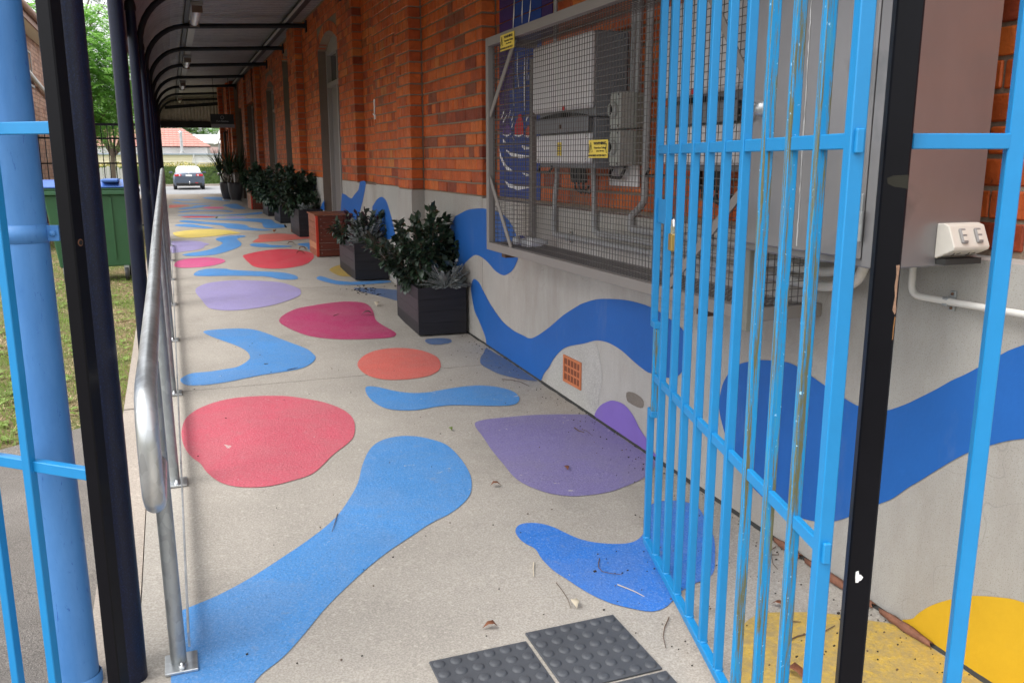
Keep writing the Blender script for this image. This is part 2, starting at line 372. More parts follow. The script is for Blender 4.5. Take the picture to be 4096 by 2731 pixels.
P = {'blue': floor_paint('light_blue_floor_paint', hexc('4a92d6'), .8), 'blue2': floor_paint('bright_blue_floor_paint', hexc('2f7edb'), .6), 'red': floor_paint('coral_red_floor_paint', hexc('cf5a6c'), .7),
     'red2': floor_paint('crimson_floor_paint', hexc('d8384c'), .3), 'coral': floor_paint('coral_floor_paint', hexc('dd6c60'), .2), 'magenta': floor_paint('magenta_floor_paint', hexc('b42c66'), .4), 'pink': floor_paint('pink_floor_paint', hexc('dd5590'), .1),
     'purple': floor_paint('purple_floor_paint', hexc('867cb0'), 1.), 'lav': floor_paint('lavender_floor_paint', hexc('a096c8'), .3), 'yellow': floor_paint('yellow_floor_paint', hexc('dab336'), .2, 1.0), 'yellow2': floor_paint('pale_yellow_floor_paint', hexc('e4cb62'), .2),
     'dull': floor_paint('grimy_blue_floor_paint', hexc('3a6aa6'), .8, 1.)}
Wp = {'blue': wall_paint('royal_blue_wall_paint', hexc('1e62b2')), 'yellow': wall_paint('yellow_wall_paint', hexc('d8ac24')), 'purple': wall_paint('purple_wall_paint', hexc('8068b8'))}
# ============================================================ SETTING
def catmull(pts, k=5):
    n = len(pts); out = []
    for i in range(n):
        p0, p1, p2, p3 = [Vector(pts[(i + j) % n]) for j in (-1, 0, 1, 2)]
        for a in range(k):
            t = a / k; out.append(.5 * ((2 * p1) + (p2 - p0) * t + (2 * p0 - 5 * p1 + 4 * p2 - p3) * t * t + (3 * p1 - p0 - 3 * p2 + p3) * t ** 3))
    return out
# ground: one sheet to the horizon
g = MB(); xs = [-600, -60, -12, -4, -2, -1, -.6, -.3, 0, 4, 12, 60, 600]; ys = [-200, -20, 0, 1, 2, 3, 4, 5, 6, 8, 10, 12, 16, 20, 26, 34, 36, 60, 120, 900]
for y in ys:
    for x in xs: g.v.append((x, y, ground_z(y)))
nx = len(xs)
for j in range(len(ys) - 1):
    for i in range(nx - 1): g.f.append((j * nx + i, j * nx + i + 1, (j + 1) * nx + i + 1, (j + 1) * nx + i)); g.m.append(0); g.sm.append(True); g.col.append(None)
# the sheet is lowered where the raised walkway slab stands on it
g.build('ground', M['lawn'], kind='structure')
a = MB()
edge = [(-.33, 5.40), (-.6, 5.20), (-.92, 4.95), (-1.6, 4.6), (-3, 4.1), (-6, 3.6)]
for i in range(len(edge) - 1):
    (x0, y0), (x1, y1) = edge[i], edge[i + 1]
    for k in range(8):
        ya0, yb0 = -3 + (y0 + 3) * k / 8, -3 + (y0 + 3) * (k + 1) / 8; ya1, yb1 = -3 + (y1 + 3) * k / 8, -3 + (y1 + 3) * (k + 1) / 8
        a.add([(x0, ya0, ground_z(ya0) + .012), (x1, ya1, ground_z(ya1) + .012), (x1, yb1, ground_z(yb1) + .012), (x0, yb0, ground_z(yb0) + .012)], [(3, 2, 1, 0)])
a.box(-6, 3.2, -3, -.9, -.1, .024)
a.build('asphalt_path', M['asphalt'], kind='structure')
# walkway slab, poured in bays with open joints between them
slab = thing('walkway_floor', None, None, (1, 2, 0)); slab['kind'] = 'structure'
joints = [-.9, 5.15, 8.35, 11.4, 14.6, 17.8, 21.0, 25.2]
for i in range(len(joints) - 1):
    y0, y1 = joints[i] + .004, joints[i + 1] - .004; b = MB()
    yy = [y0] + [y for y in (1.5, 12) if y0 < y < y1] + [y1]
    for p, q in zip(yy[:-1], yy[1:]):
        zp, zq = floor_z(p), floor_z(q); x0, x1 = -.185, 2.003
        b.add([(x0, p, -.5), (x1, p, -.5), (x1, q, -.5), (x0, q, -.5), (x0, p, zp), (x1, p, zp), (x1, q, zq), (x0, q, zq)],
              [(4, 5, 6, 7), (0, 1, 5, 4), (1, 2, 6, 5), (2, 3, 7, 6), (3, 0, 4, 7)])
    b.build('slab_bay', M['floor'], slab)
k = MB()
for y0, y1 in ((-.9, 1.5), (1.5, 4.9), (4.92, 12), (12, 25.2)):
    x0, x1 = -.325, -.189; zp, zq = floor_z(y0) - .004, floor_z(y1) - .004
    k.add([(x0, y0, -.5), (x1, y0, -.5), (x1, y1, -.5), (x0, y1, -.5), (x0, y0, zp), (x1, y0, zp), (x1, y1, zq), (x0, y1, zq)],
          [(4, 5, 6, 7), (0, 1, 5, 4), (1, 2, 6, 5), (2, 3, 7, 6), (3, 0, 4, 7)])
k.build('kerb_strip', M['slab'], slab)
jf = MB()
for y in joints[1:-1]: jf.box(-.18, 1.99, y - .003, y + .003, floor_z(y) - .05, floor_z(y) - .006)
jf.build('joint_filler', M['dark'], slab)
ap = MB(); ap.box(-2.5, 3, 25.21, 28.2, -.6, floor_z(25.2) - .002); ap.build('concrete_apron', M['white_board'] if 0 else M['slab'], kind='structure')
rd = MB(); rd.add([(-60, 28.2, -.335), (60, 28.2, -.335), (60, 66.2, -.335), (-60, 66.2, -.335)], [(0, 1, 2, 3)]); rd.build('car_park', M['road'], kind='structure')
ln = MB()
for x, y in ((3.1, 57.5), (-1.2, 57.5), (3.6, 47.5), (-2.0, 47.5)): ln.box(x - .05, x + .05, y - 2.4, y, -.331, -.329)
ln.build('parking_line', M['line'], None, kind='structure')
kb = MB(); kb.box(-40, 20, 64.2, 64.4, -.34, -.2); kb.build('car_park_kerb', M['slab'], kind='structure')

# ---------------- painted shapes on the walkway floor (traced, then laid on the real slab as thin paint films)
def z1(pts): return [(600 + x / 2.091, 750 + y / 2.091) for x, y in pts]
def z2(pts): return [(1300 + x / 2.09, 700 + y / 2.09) for x, y in pts]
def dd(pts): return [(x * 1.7415, y * 1.7415) for x, y in pts]
FLOOR = [
 ('blue', dd([(388,1422),(405,1410),(428,1398),(500,1368),(575,1328),(650,1280),(720,1232),(770,1190),(800,1150),(822,1110),(832,1070),(848,1035),(870,1015),(905,1004),(945,1002),(985,1008),(1025,1022),(1055,1050),(1075,1080),(1083,1105),(1080,1135),(1060,1160),(1030,1182),(990,1202),(940,1235),(895,1265),(850,1300),(800,1345),(745,1400),(700,1455),(650,1510),(600,1550),(560,1600),(520,1660),(396,1660),(393,1560),(391,1484),(384,1440)]), 'long blue wave shape'),
 ('red', dd([(418,985),(430,958),(465,935),(520,918),(580,911),(650,910),(700,916),(745,925),(785,940),(808,958),(815,978),(812,1003),(795,1022),(765,1045),(740,1070),(715,1090),(670,1105),(620,1117),(570,1120),(530,1116),(500,1105),(475,1085),(460,1065),(440,1050),(425,1030),(418,1008)]), 'large round coral red shape'),
 ('blue', dd([(467,762),(500,757),(545,755),(580,757),(610,765),(640,777),(680,792),(705,802),(718,812),(725,822),(715,835),(690,847),(640,856),(600,862),(560,870),(520,878),(470,885),(430,885),(415,876),(418,868),(440,858),(480,854),(520,848),(548,842),(570,828),(574,818),(565,806),(545,795),(515,784),(485,773)]), 'blue boomerang shape'),
 ('magenta', dd([(641,738),(650,725),(680,710),(720,702),(760,696),(800,693),(835,696),(850,705),(858,718),(863,735),(880,748),(905,762),(909,770),(895,776),(850,779),(800,780),(750,778),(710,772),(680,762),(655,750)]), 'magenta shape with a pointed corner'),
 ('coral', dd([(821,840),(830,822),(855,808),(890,801),(930,800),(970,806),(1000,818),(1011,832),(1010,848),(990,862),(950,870),(905,873),(870,870),(840,860)]), 'coral oval'),
 ('blue', dd([(839,895),(845,888),(870,890),(900,897),(940,903),(980,902),(1010,897),(1060,889),(1100,886),(1140,889),(1175,898),(1192,912),(1190,924),(1175,931),(1140,933),(1090,932),(1040,931),(1000,935),(960,942),(920,943),(885,938),(860,925),(845,910)]), 'blue worm shape under the coral oval'),
 ('purple', dd([(1090,976),(1105,966),(1150,960),(1220,954),(1300,952),(1355,954),(1385,966),(1430,995),(1480,1030),(1508,1052),(1505,1070),(1483,1095),(1450,1112),(1400,1130),(1350,1138),(1310,1140),(1260,1133),(1210,1115),(1180,1095),(1155,1065),(1130,1035),(1110,1005)]), 'purple lemon shape against the wall'),
 ('blue2', dd([(1184,1222),(1190,1208),(1210,1202),(1240,1203),(1270,1211),(1300,1225),(1330,1238),(1370,1247),(1420,1250),(1455,1245),(1475,1230),(1484,1205),(1482,1185),(1488,1168),(1505,1155),(1540,1150),(1580,1155),(1605,1168),(1618,1190),(1630,1215),(1640,1237),(1642,1280),(1636,1320),(1596,1341),(1565,1358),(1542,1384),(1520,1400),(1490,1405),(1450,1398),(1400,1385),(1350,1362),(1300,1330),(1270,1310),(1245,1285),(1230,1262),(1212,1252),(1195,1240)]), 'bright blue shape running under the open gate'),
 ('yellow', dd([(1684,1560),(1688,1505),(1694,1470),(1703,1443),(1719,1424),(1743,1412),(1778,1407),(1864,1407),(1927,1413),(1987,1424),(2066,1437),(2110,1460),(2240,1550),(2420,1670),(2300,1900),(1760,1900),(1690,1680)]), 'worn yellow shape behind the gate'),
 ('lav', z1([(380,860),(400,835),(470,805),(560,790),(700,778),(850,780),(1000,787),(1100,797),(1180,820),(1250,850),(1262,875),(1255,900),(1200,930),(1100,965),(980,995),(850,1015),(700,1030),(600,1028),(510,1015),(470,990),(430,940),(390,890)]), 'lavender oval'),
 ('blue', z1([(365,728),(400,700),(470,683),(560,680),(640,682),(680,690),(760,695),(900,702),(1030,707),(1130,715),(1210,735),(1238,755),(1225,768),(1160,772),(1080,768),(1000,750),(900,742),(700,740),(500,742),(390,740)]), None),
 ('pink', z1([(203,650),(225,620),(300,600),(400,590),(480,587),(560,592),(610,602),(630,617),(600,635),(520,655),(420,668),(300,674),(220,668)]), 'pink oval'),
 ('red2', z1([(777,578),(800,562),(870,545),(950,530),(1050,518),(1130,516),(1220,520),(1300,535),(1360,555),(1370,585),(1340,620),(1290,648),(1200,668),(1080,680),(960,678),(870,662),(820,625)]), 'crimson oval'),
 ('blue', z1([(270,565),(330,550),(420,537),(500,520),(570,495),(600,475),(605,462),(570,448),(548,435),(575,420),(640,408),(720,403),(790,404),(800,412),(760,420),(728,432),(745,450),(765,470),(755,492),(720,510),(650,535),(560,560),(450,572),(330,575)]), None),
 ('lav', z1([(165,455),(220,450),(320,446),(420,452),(450,462),(495,472),(480,482),(455,492),(450,505),(400,520),(300,535),(165,543)]), None),
 ('yellow2', z1([(190,383),(230,372),(330,358),(450,352),(560,352),(650,358),(700,368),(755,380),(720,388),(640,393),(560,405),(450,415),(320,422),(230,412)]), 'pale yellow eye shape'),
 ('coral', z1([(862,452),(900,430),(912,418),(905,405),(940,395),(1050,387),(1150,390),(1330,400),(1400,405),(1400,425),(1320,430),(1150,443),(1000,455),(880,460)]), None),
 ('blue', z1([(835,480),(870,470),(960,472),(1010,482),(1100,486),(1190,492),(1130,500),(1020,503),(910,500),(850,490)]), None),
 ('blue', z1([(1235,478),(1260,468),(1340,465),(1400,470),(1400,535),(1350,530),(1320,515),(1315,498),(1270,488)]), None),
 ('yellow', z1([(1500,690),(1530,668),(1590,650),(1700,650),(1750,690),(1700,740),(1640,745),(1570,735),(1520,710)]), None),
 ('blue', [(1267,1111),(1279,1105),(1298,1109),(1336,1121),(1365,1125),(1403,1128),(1450,1126),(1540,1122),(1560,1130),(1450,1139),(1380,1140),(1340,1137),(1290,1125),(1268,1116)], None),
 ('dull', [(1415,1153.6),(1458,1152),(1515,1154.5),(1568,1159),(1610,1166),(1610,1206),(1539,1190),(1491,1178),(1443,1166)], None),
 ('dull', z2([(835,1385),(870,1370),(960,1365),(1040,1372),(1060,1395),(1020,1410),(930,1420),(860,1410)]), None),
 ('dull', [(1944,1394),(1933,1415),(1923,1429),(1921,1450),(1929,1462),(1951,1475),(1989,1494),(2034,1507),(2078,1516),(2123,1523),(2155,1524),(2140,1512),(2060,1458),(1990,1420),(1955,1398)], None),
 ('blue', z1([(245,280),(300,275),(420,285),(560,297),(700,303),(800,315),(830,335),(900,345),(1020,357),(960,362),(850,360),(740,352),(640,340),(600,320),(500,310),(330,298),(260,290)]), None),
 ('blue', z1([(205,318),(260,308),(350,308),(420,320),(530,337),(480,342),(380,335),(260,328)]), None),
 ('blue', z1([(260,260),(500,261),(640,264),(800,262),(920,262),(1010,270),(1050,298),(1100,310),(1140,318),(1130,335),(1030,342),(960,338),(940,310),(925,295),(800,283),(600,273),(400,267)]), None),
 ('red2', z1([(258,247),(340,242),(480,242),(560,247),(480,252),(340,253)]), None),
 ('lav', z1([(625,250),(700,246),(800,248),(760,257),(660,257)]), None),
 ('blue', z1([(245,231),(400,230),(600,231),(780,221),(930,206),(925,222),(800,232),(600,238),(400,238),(250,237)]), None),
 ('pink', z1([(445,170),(500,163),(600,165),(620,172),(590,178),(490,178)]), None),
 ('coral', z1([(150,148),(240,147),(330,150),(260,162),(150,173)]), None),
 ('blue', z1([(237,182),(290,170),(350,165),(370,155),(430,150),(510,150),(480,158),(420,168),(340,178),(250,185)]), None),
 ('blue', z1([(605,152),(640,143),(720,138),(750,150),(780,165),(800,178),(740,182),(680,175),(640,160)]), None),
 ('blue', z1([(180,125),(230,122),(270,130),(400,134),(560,132),(400,139),(260,136)]), None),
 ('blue', z1([(440,90),(480,82),(570,80),(620,90),(600,100),(680,112),(600,112),(500,100)]), None),
 ('blue', z1([(190,100),(300,102),(420,107),(300,111),(230,107)]), None),
 ('blue', z1([(232,207),(300,197),(430,193),(600,192),(700,200),(660,206),(600,199),(430,199),(320,204),(250,211)]), None),
]
def flat_fill(name, pts2, mat, parent, place, label=None, clip=None, sub=0):
    bm = bmesh.new(); vs = [bm.verts.new((p[0], p[1], 0)) for p in pts2]
    es = [bm.edges.new((vs[i], vs[(i + 1) % len(vs)])) for i in range(len(vs))]
    bmesh.ops.triangle_fill(bm, edges=es, use_beauty=True)
    if clip:
        for co, no in clip: bmesh.ops.bisect_plane(bm, geom=bm.verts[:] + bm.edges[:] + bm.faces[:], plane_co=co, plane_no=no, clear_outer=True)
    off = wloc(parent) if parent else Vector()
    for v_ in bm.verts: v_.co = Vector(place(v_.co.x, v_.co.y)) - off
    me = bpy.data.meshes.new(name); bm.normal_update(); bm.to_mesh(me); bm.free(); me.materials.append(mat)
    o = bpy.data.objects.new(name, me); C.objects.link(o); o.parent = parent
    if label: o['label'] = label
    return o
for i, (c, pts, lab) in enumerate(FLOOR):
    w2 = [on_floor(u, v) for u, v in pts]; w2 = catmull([(p.x, p.y) for p in w2], 4)
    flat_fill('painted_shape', w2, P[c], slab, lambda x, y: (x, y, floor_z(y) + .0025 + .0004 * (i % 2)), lab, clip=[((1.985, 0, 0), (1, 0, 0)), ((-.075 if i else -.13, 0, 0), (-1, 0, 0))] + [((0, y, 0), (0, 1, 0)) for y in ()])
# sealant and grit along the foot of the wall
sl = MB(); y = 1.0
while y < 7.1:
    y2 = y + random.uniform(.05, .14); ww = random.uniform(.006, .015)
    sl.add([(1.999, y, floor_z(y) + .012), (1.999 - ww, y, floor_z(y) + .001), (1.999 - random.uniform(.006, .015), y2, floor_z(y2) + .001), (1.999, y2, floor_z(y2) + .012)], [(0, 1, 2, 3)]); y = y2
sl.build('wall_foot_sealant', M['slag'], slab)

# ============================================================ BRICK BUILDING
M['reveal'] = simple('brown_reveal_render', (.16, .12, .095), .85, var=.3, sc=4)
bld = thing('station_building', 'long orange brick building with grey rendered base along the right of the walkway', 'building', (2.4, 10, 0))
DADO = 1.21; TOP = 3.72; CO = .086
# (y0, y1, face x, brick bottom)
SEG = [(.35, 5.72, 2.10, DADO), (5.72, 7.20, 2.0, DADO), (7.20, 7.67, 1.89, DADO), (7.67, 9.08, 2.0, DADO), (9.08, 10.05, 2.10, DADO), (10.05, 11.0, 2.0, DADO),
       (12.5, 13.90, 2.0, DADO), (13.90, 14.82, 1.89, DADO), (14.82, 15.25, 2.0, DADO), (16.47, 18.0, 2.0, DADO), (19.4, 20.5, 2.0, DADO - CO), (20.5, 21.1, 1.89, DADO - CO),
       (22.6, 23.5, 1.80, DADO - CO), (24.4, 24.95, 1.60, DADO - CO), (24.95, 26.2, 1.545, DADO - CO), (26.2, 26.7, 1.41, DADO - CO), (26.7, 31.0, 1.66, DADO - CO)]
OPEN = [(11.0, 12.5, 2.0, 2.90, 3.06, True), (15.25, 16.47, 2.0, 3.16, 3.30, True), (18.0, 19.4, 2.0, 2.86, 3.0, True), (21.1, 22.6, 1.86, 2.72, 2.72, False), (23.5, 24.4, 1.80, 2.67, 2.67, False)]
core = MB()
for y0, y1, x, zb in SEG: core.box(x + .008, 2.115, y0 + .009, y1 - .009, zb - .02, TOP); core.box(2.116, 2.62, y0, y1, zb - .02, TOP)
for y0, y1, x, zs, zc, arch in OPEN:
    if arch:
        n = 8; ym = (y0 + y1) / 2; h = (y1 - y0) / 2; pts = []
        def az_(t): return zs + (zc - zs) * (1 - t * t)
        for kx in range(n):
            t0, t1 = -1 + 2 * kx / n, -1 + 2 * (kx + 1) / n
            core.add([(xx, ym + t * h, zz) for xx in (x + .006, 2.3) for t, zz in ((t0, az_(t0)), (t1, az_(t1)), (t1, TOP), (t0, TOP))],
                     [(3, 2, 1, 0), (4, 5, 6, 7), (0, 1, 5, 4)])
    else: core.box(x + .006, 2.3, y0, y1, zc + .12, TOP)
core.build('mortar_wall', M['mortar'], bld)
for y0, y1, x, zb in SEG:
    dado = MB()
    xx = {2.10: 2.0}.get(x, x - .002); z0 = -.5
    yl = y1 if y1 < 20 else y1
    lo = y0 + (.001 if y0 in (12.5, 16.47, 19.4, 22.6, 24.4) else 0)
    dado.box(xx, 2.6, lo, y1 - .001, z0, zb - (.004 if x != 2.10 else .012)); dado.build('rendered_base', M['render'], bld)
# bricks: laid course by course; the joints are real gaps in front of the recessed mortar
bricks = []      # (centre, half, tone)
ARC = []
for y0, y1, x, zb in SEG:
    if x == 1.66: continue
    far = y0 > 12; z = zb + .004; row = 0
    while z + .07 < TOP and z < 3.5:
        header = row % 4 == 3; L = .110 if header else .232; y = y0 + .001; st = -(.121 if (row % 2 == 0 and not header) else (.055 if header else 0))
        y += st
        while y < y1 - .01:
            a, b_ = max(y, y0 + .001), min(y + L, y1 - .001)
            if y < y0 and a + .02 < b_ or y >= y0:
                if b_ - a > .025:
                    if .35 < z and not (a > 6 and z > 3.4):
                        tn = min(.97, max(.02, random.gauss(.52, .19))) if random.random() < .94 else random.choice((.05, .99))
                        bricks.append(((x + .052 + random.uniform(-.002, .003), (a + b_) / 2, z + .0385), (.052, (b_ - a) / 2 - random.uniform(0, .002), .0372 + random.uniform(-.0015, .0008)), tn))
            y += L + .006
        z += CO; row += 1
# brick courses above openings, and soldier arches
for y0, y1, x, zs, zc, arch in OPEN:
    z = DADO + .004; row = 0
    while z < 3.42:
        if z > zc + (.13 if arch else .02):
            y = y0 - (.1 if row % 2 else 0)
            while y < y1:
                a, b_ = max(y, y0), min(y + .232, y1)
                if b_ - a > .03: bricks.append(((x + .052, (a + b_) / 2, z + .0385), (.052, (b_ - a) / 2, .037), random.random()))
                y += .242
        z += CO; row += 1
    if arch:
        n = int((y1 - y0) / .086); ym = (y0 + y1) / 2; h = (y1 - y0) / 2
        for kx in range(n):
            t = -1 + 2 * (kx + .5) / n; ARC.append(((x + .050, ym + t * h, zs + (zc - zs) * (1 - t * t) + .06), (.051, h / n - .005, .058), random.random(), t * .35))
def seen_size(c):
    d = Vector(c) - Vector((0, 0, EYE)); wv = d.dot(FW)
    if wv < .2: return 0
    u = CX + F * d.dot(RT) / wv; v = CY - F * d.dot(UP) / wv
    if not (-60 < u < 4156 and -60 < v < 2790): return 0
    if 2100 < u < 3500 and c[0] > 2.05 and c[1] < 4.6: return .3 / wv      # mostly behind the cage and the cabinet
    if c[0] > 2.05 and c[1] < 2.2 and u < 3860: return .01
    return 1 / wv
order = sorted(range(len(bricks)), key=lambda i: -seen_size(bricks[i][0]))
single = set(order[:296])
proto = {}
rest = MB()
AX = ((1, 0, 0), (0, 1, 0), (0, 0, 1))
for i, (c, h, tn) in enumerate(bricks):
    mural = c[0] > 2.05 and 4.86 < c[1] < 5.62
    if i in single and not mural:
        key = (round(h[1] * 2 / .004), random.randrange(3), round(tn * 9))
        if key not in proto:
            b = MB(); b.obox((0, 0, 0), AX, (h[0], h[1], .0368), 0, random.uniform(.003, .0065), round(tn * 9) / 9.)
            me = bpy.data.meshes.new('brick'); me.from_pydata([tuple(Vector(p) + Vector([random.uniform(-.0008, .0008) for _ in range(3)])) for p in b.v], [], b.f); me.materials.append(M['brick'])
            at = me.attributes.new('tone', 'FLOAT', 'FACE'); at.data.foreach_set('value', b.col); proto[key] = me
        o = bpy.data.objects.new('brick', proto[key]); C.objects.link(o); o.parent = bld; o.location = Vector(c) - bld.location; o.rotation_euler = (random.uniform(-.012, .012), 0, random.uniform(-.008, .008))
    else: rest.obox(c, AX, h, 1 if False else 0, .004 if c[1] < 9 else 0, tn)
for c, h, tn, ang in ARC:
    ca, sa = math.cos(ang), math.sin(ang); rest.obox(c, ((1, 0, 0), (0, ca, -sa), (0, sa, ca)), h, 0, 0, tn)
rest.build('brickwork', M['brick'], bld, kind='stuff', attr=True)
# mural: painted bricks between the return and the cage (a painted skin 2 mm proud, following the courses)
mu_purple = wall_paint('mural_purple_paint', hexc('3c2466')); mu_blue = wall_paint('mural_blue_paint', hexc('123c8c')); mu_white = wall_paint('mural_white_paint', hexc('f0f0f4'))
mu_red = wall_paint('mural_red_paint', hexc('c01626')); mu_dark = wall_paint('mural_maroon_paint', hexc('5a3a86')); mu_or = wall_paint('mural_orange_paint', hexc('b8432c'))
mp_ = MB(); z = DADO + .006
def mural_x(y, z): return 2.0955
while z < 3.4:
    for y0, y1, mi in ((5.36, 5.62, 0), (4.92, 5.355, 1)) if z > 1.9 else ((5.45, 5.62, 0), (4.92, 5.445, 1)):
        if z < 1.6: y0, y1, mi = (4.92 if mi else 5.46), (5.62 if not mi else 5.455), 1
        mp_.box(2.094, 2.099, y0, y1, z, z + .078, mi)
    if z > 2.1 : mp_.box(2.094, 2.099, 4.76, 4.915, z, z + .078, 0)
    z += CO
mp_.build('mural', [mu_purple, mu_blue], bld, label='purple and blue mural painted on the bricks')
def stroke(pts, w_, mat, x=2.0915, nm='mural_stroke'):
    b = MB(); n = len(pts)
    for i in range(n):
        y, z = pts[i]; ww = w_ * (1 if 0 < i < n - 1 else .35)
        py, pz = pts[min(i + 1, n - 1)][0] - pts[max(i - 1, 0)][0], pts[min(i + 1, n - 1)][1] - pts[max(i - 1, 0)][1]; l = math.hypot(py, pz) or 1
        b.v += [(x, y + pz / l * ww, z - py / l * ww), (x, y - pz / l * ww, z + py / l * ww)]
    for i in range(n - 1): b.f.append((2 * i, 2 * i + 2, 2 * i + 3, 2 * i + 1)); b.m.append(0); b.sm.append(False); b.col.append(None)
    return b.build(nm, mat, bld)
def MS(pts): return [(lambda q: (q.y, q.z))(on_x(u, v, 2.0915)) for u, v in pts]
for pts, w_ in (([(2057, 0), (2055, 60), (2052, 118)], .010), ([(2090, 0), (2088, 50), (2088, 95)], .008), ([(2123, 0), (2120, 45), (2114, 95)], .009), ([(2071, 198), (2070, 260), (2072, 330), (2075, 352)], .010), ([(2078, 358), (2080, 345)], .008),
                ([(2110, 200), (2109, 260), (2108, 318)], .008), ([(2112, 320), (2115, 300)], .006), ([(2099, 230), (2097, 300), (2097, 380), (2098, 443)], .006), ([(2051, 330), (2052, 380), (2056, 425)], .007), ([(2018, 442), (2012, 455), (2006, 475)], .008), ([(2027, 462), (2018, 478), (2011, 492)], .008),
                ([(2042, 442), (2038, 458), (2035, 470)], .007), ([(2055, 450), (2050, 470), (2044, 490)], .007), ([(2054, 480), (2050, 500), (2046, 512)], .008), ([(2113, 465), (2108, 475), (2104, 485)], .010),
                ([(2010, 552), (2014, 565), (2024, 572)], .010), ([(2049, 548), (2056, 560)], .008), ([(2087, 585), (2098, 592), (2120, 594)], .012), ([(2025, 602), (2045, 618), (2080, 626), (2118, 627)], .011), ([(1997, 598), (2002, 625), (2015, 655), (2030, 675), (2048, 683)], .013),
                ([(2090, 693), (2105, 700), (2118, 700)], .008), ([(2020, 725), (2035, 742), (2070, 753), (2118, 750)], .012)):
    stroke(MS(pts), w_, mu_white)
for pts, m_ in (([(2057, 540), (2060, 505), (2068, 480), (2074, 462), (2080, 455), (2087, 462), (2092, 490), (2097, 540)], mu_red), ([(2010, 540), (2014, 515), (2022, 505), (2030, 498), (2040, 505), (2046, 540)], mu_dark), ([(2100, 545), (2106, 515), (2114, 500), (2120, 505), (2122, 545)], mu_or)):
    flat_fill('mural_figure', MS(pts), m_, bld, lambda y, z: (2.0905, y, z))
for pts in ([(2010, 538), (2028, 544), (2047, 536)], [(2056, 540), (2075, 545), (2096, 538)], [(2100, 543), (2112, 548), (2121, 545)]): stroke(MS(pts), .006, mu_white, 2.089)
# painted waves on the rendered base
def w24(ox, oy, s_, pts): return [(ox + x / s_, oy + y / s_) for x, y in pts]
WALL = [
 ('blue', 2.0, [(2877,1606),(2890,1540),(2910,1500),(2928,1478),(2954,1458),(2985,1448),(3036,1440),(3102,1443),(3163,1453),(3224,1489),(3286,1532),(3342,1568),(3400,1606),(3434,1623),(3490,1638),(3543,1641),(3586,1630),(3635,1611),(3684,1587),(3746,1556),(3804,1523),(3867,1494),(3929,1460),(4005,1418),(4060,1392),(4250,1330),(4560,1260),(4560,1740),(4250,1742),(4096,1754),(4023,1764),(3952,1783),(3880,1806),(3813,1840),(3746,1880),(3679,1922),(3630,1951),(3568,1994),(3503,2020),(3394,2067),(3330,2085),(3291,2088),(3240,2080),(3189,2065),(3128,2041),(3066,2000),(3020,1957),(2985,1916),(2949,1850),(2918,1789),(2898,1727),(2880,1656)], 'broad royal blue wave at the near end'),
 ('blue', 2.0, [(1884,1154),(1888,1128),(1898,1116),(1917,1131),(1936,1169),(1958,1210),(1985,1252),(2015,1290),(2055,1322),(2090,1340),(2120,1353),(2150,1342),(2185,1318),(2208,1300),(2253,1261),(2302,1229),(2329,1214),(2382,1198),(2427,1195),(2503,1200),(2570,1216),(2610,1232),(2637,1247),(2677,1274),(2712,1298),(2735,1325),(2748,1355),(2754,1395),(2750,1440),(2738,1470),(2716,1500),(2690,1511),(2660,1508),(2614,1496),(2584,1484),(2538,1448),(2487,1402),(2441,1374),(2410,1364),(2380,1362),(2334,1374),(2278,1384),(2247,1399),(2216,1433),(2196,1468),(2176,1494),(2165,1519),(2150,1535),(2100,1500),(2000,1440),(1953,1400),(1942,1350),(1928,1312),(1914,1278),(1899,1245),(1890,1200)], 'royal blue wave in the middle of the base'),
 ('blue', 2.0, [(1814,879),(1835,858),(1874,839),(1912,834),(1940,835),(1994,848),(2034,880),(2061,930),(2074,984),(2072,1033),(2052,1078),(2034,1094),(2016,1101),(1995,1093),(1976,1078),(1953,1051),(1927,1029),(1905,1020),(1888,1027),(1864,1049),(1840,1080),(1820,1110),(1790,1080),(1780,980)], 'royal blue curl by the cage corner'),
 ('purple', 2.0, dd([(1366,960),(1375,935),(1395,922),(1412,920),(1435,930),(1455,955),(1470,985),(1487,1010),(1503,1040),(1530,1075),(1440,1045),(1390,990)]), 'purple hump'),
 ('yellow', 2.0, dd([(2078,1450),(2098,1419),(2125,1397),(2163,1381),(2224,1368),(2297,1371),(2352,1383),(2480,1440),(2600,1560),(2600,1900),(2300,1700)]), 'yellow hump'),
 ('blue', 2.0, [(1367,785),(1376,777),(1384,780),(1396,790),(1407,793),(1419,777),(1432,762),(1438,742),(1441,727),(1462,727),(1460,757),(1455,783),(1448,815),(1439,850),(1430,880),(1367,900)], None),
 ('blue', 2.0, [(1489,839),(1494,820),(1510,796),(1525,788),(1534,791),(1546,805),(1556,834),(1563,858),(1570,887),(1575,950),(1489,950)], None),
 ('blue', 2.0, w24(1020, 600, 3.92, [(865,700),(875,600),(900,520),(955,460),(950,540),(930,640),(920,720),(900,820),(880,870)]), None),
 ('blue', 2.0, w24(1020, 600, 3.92, [(1020,930),(1050,840),(1088,785),(1088,950)]), None)]
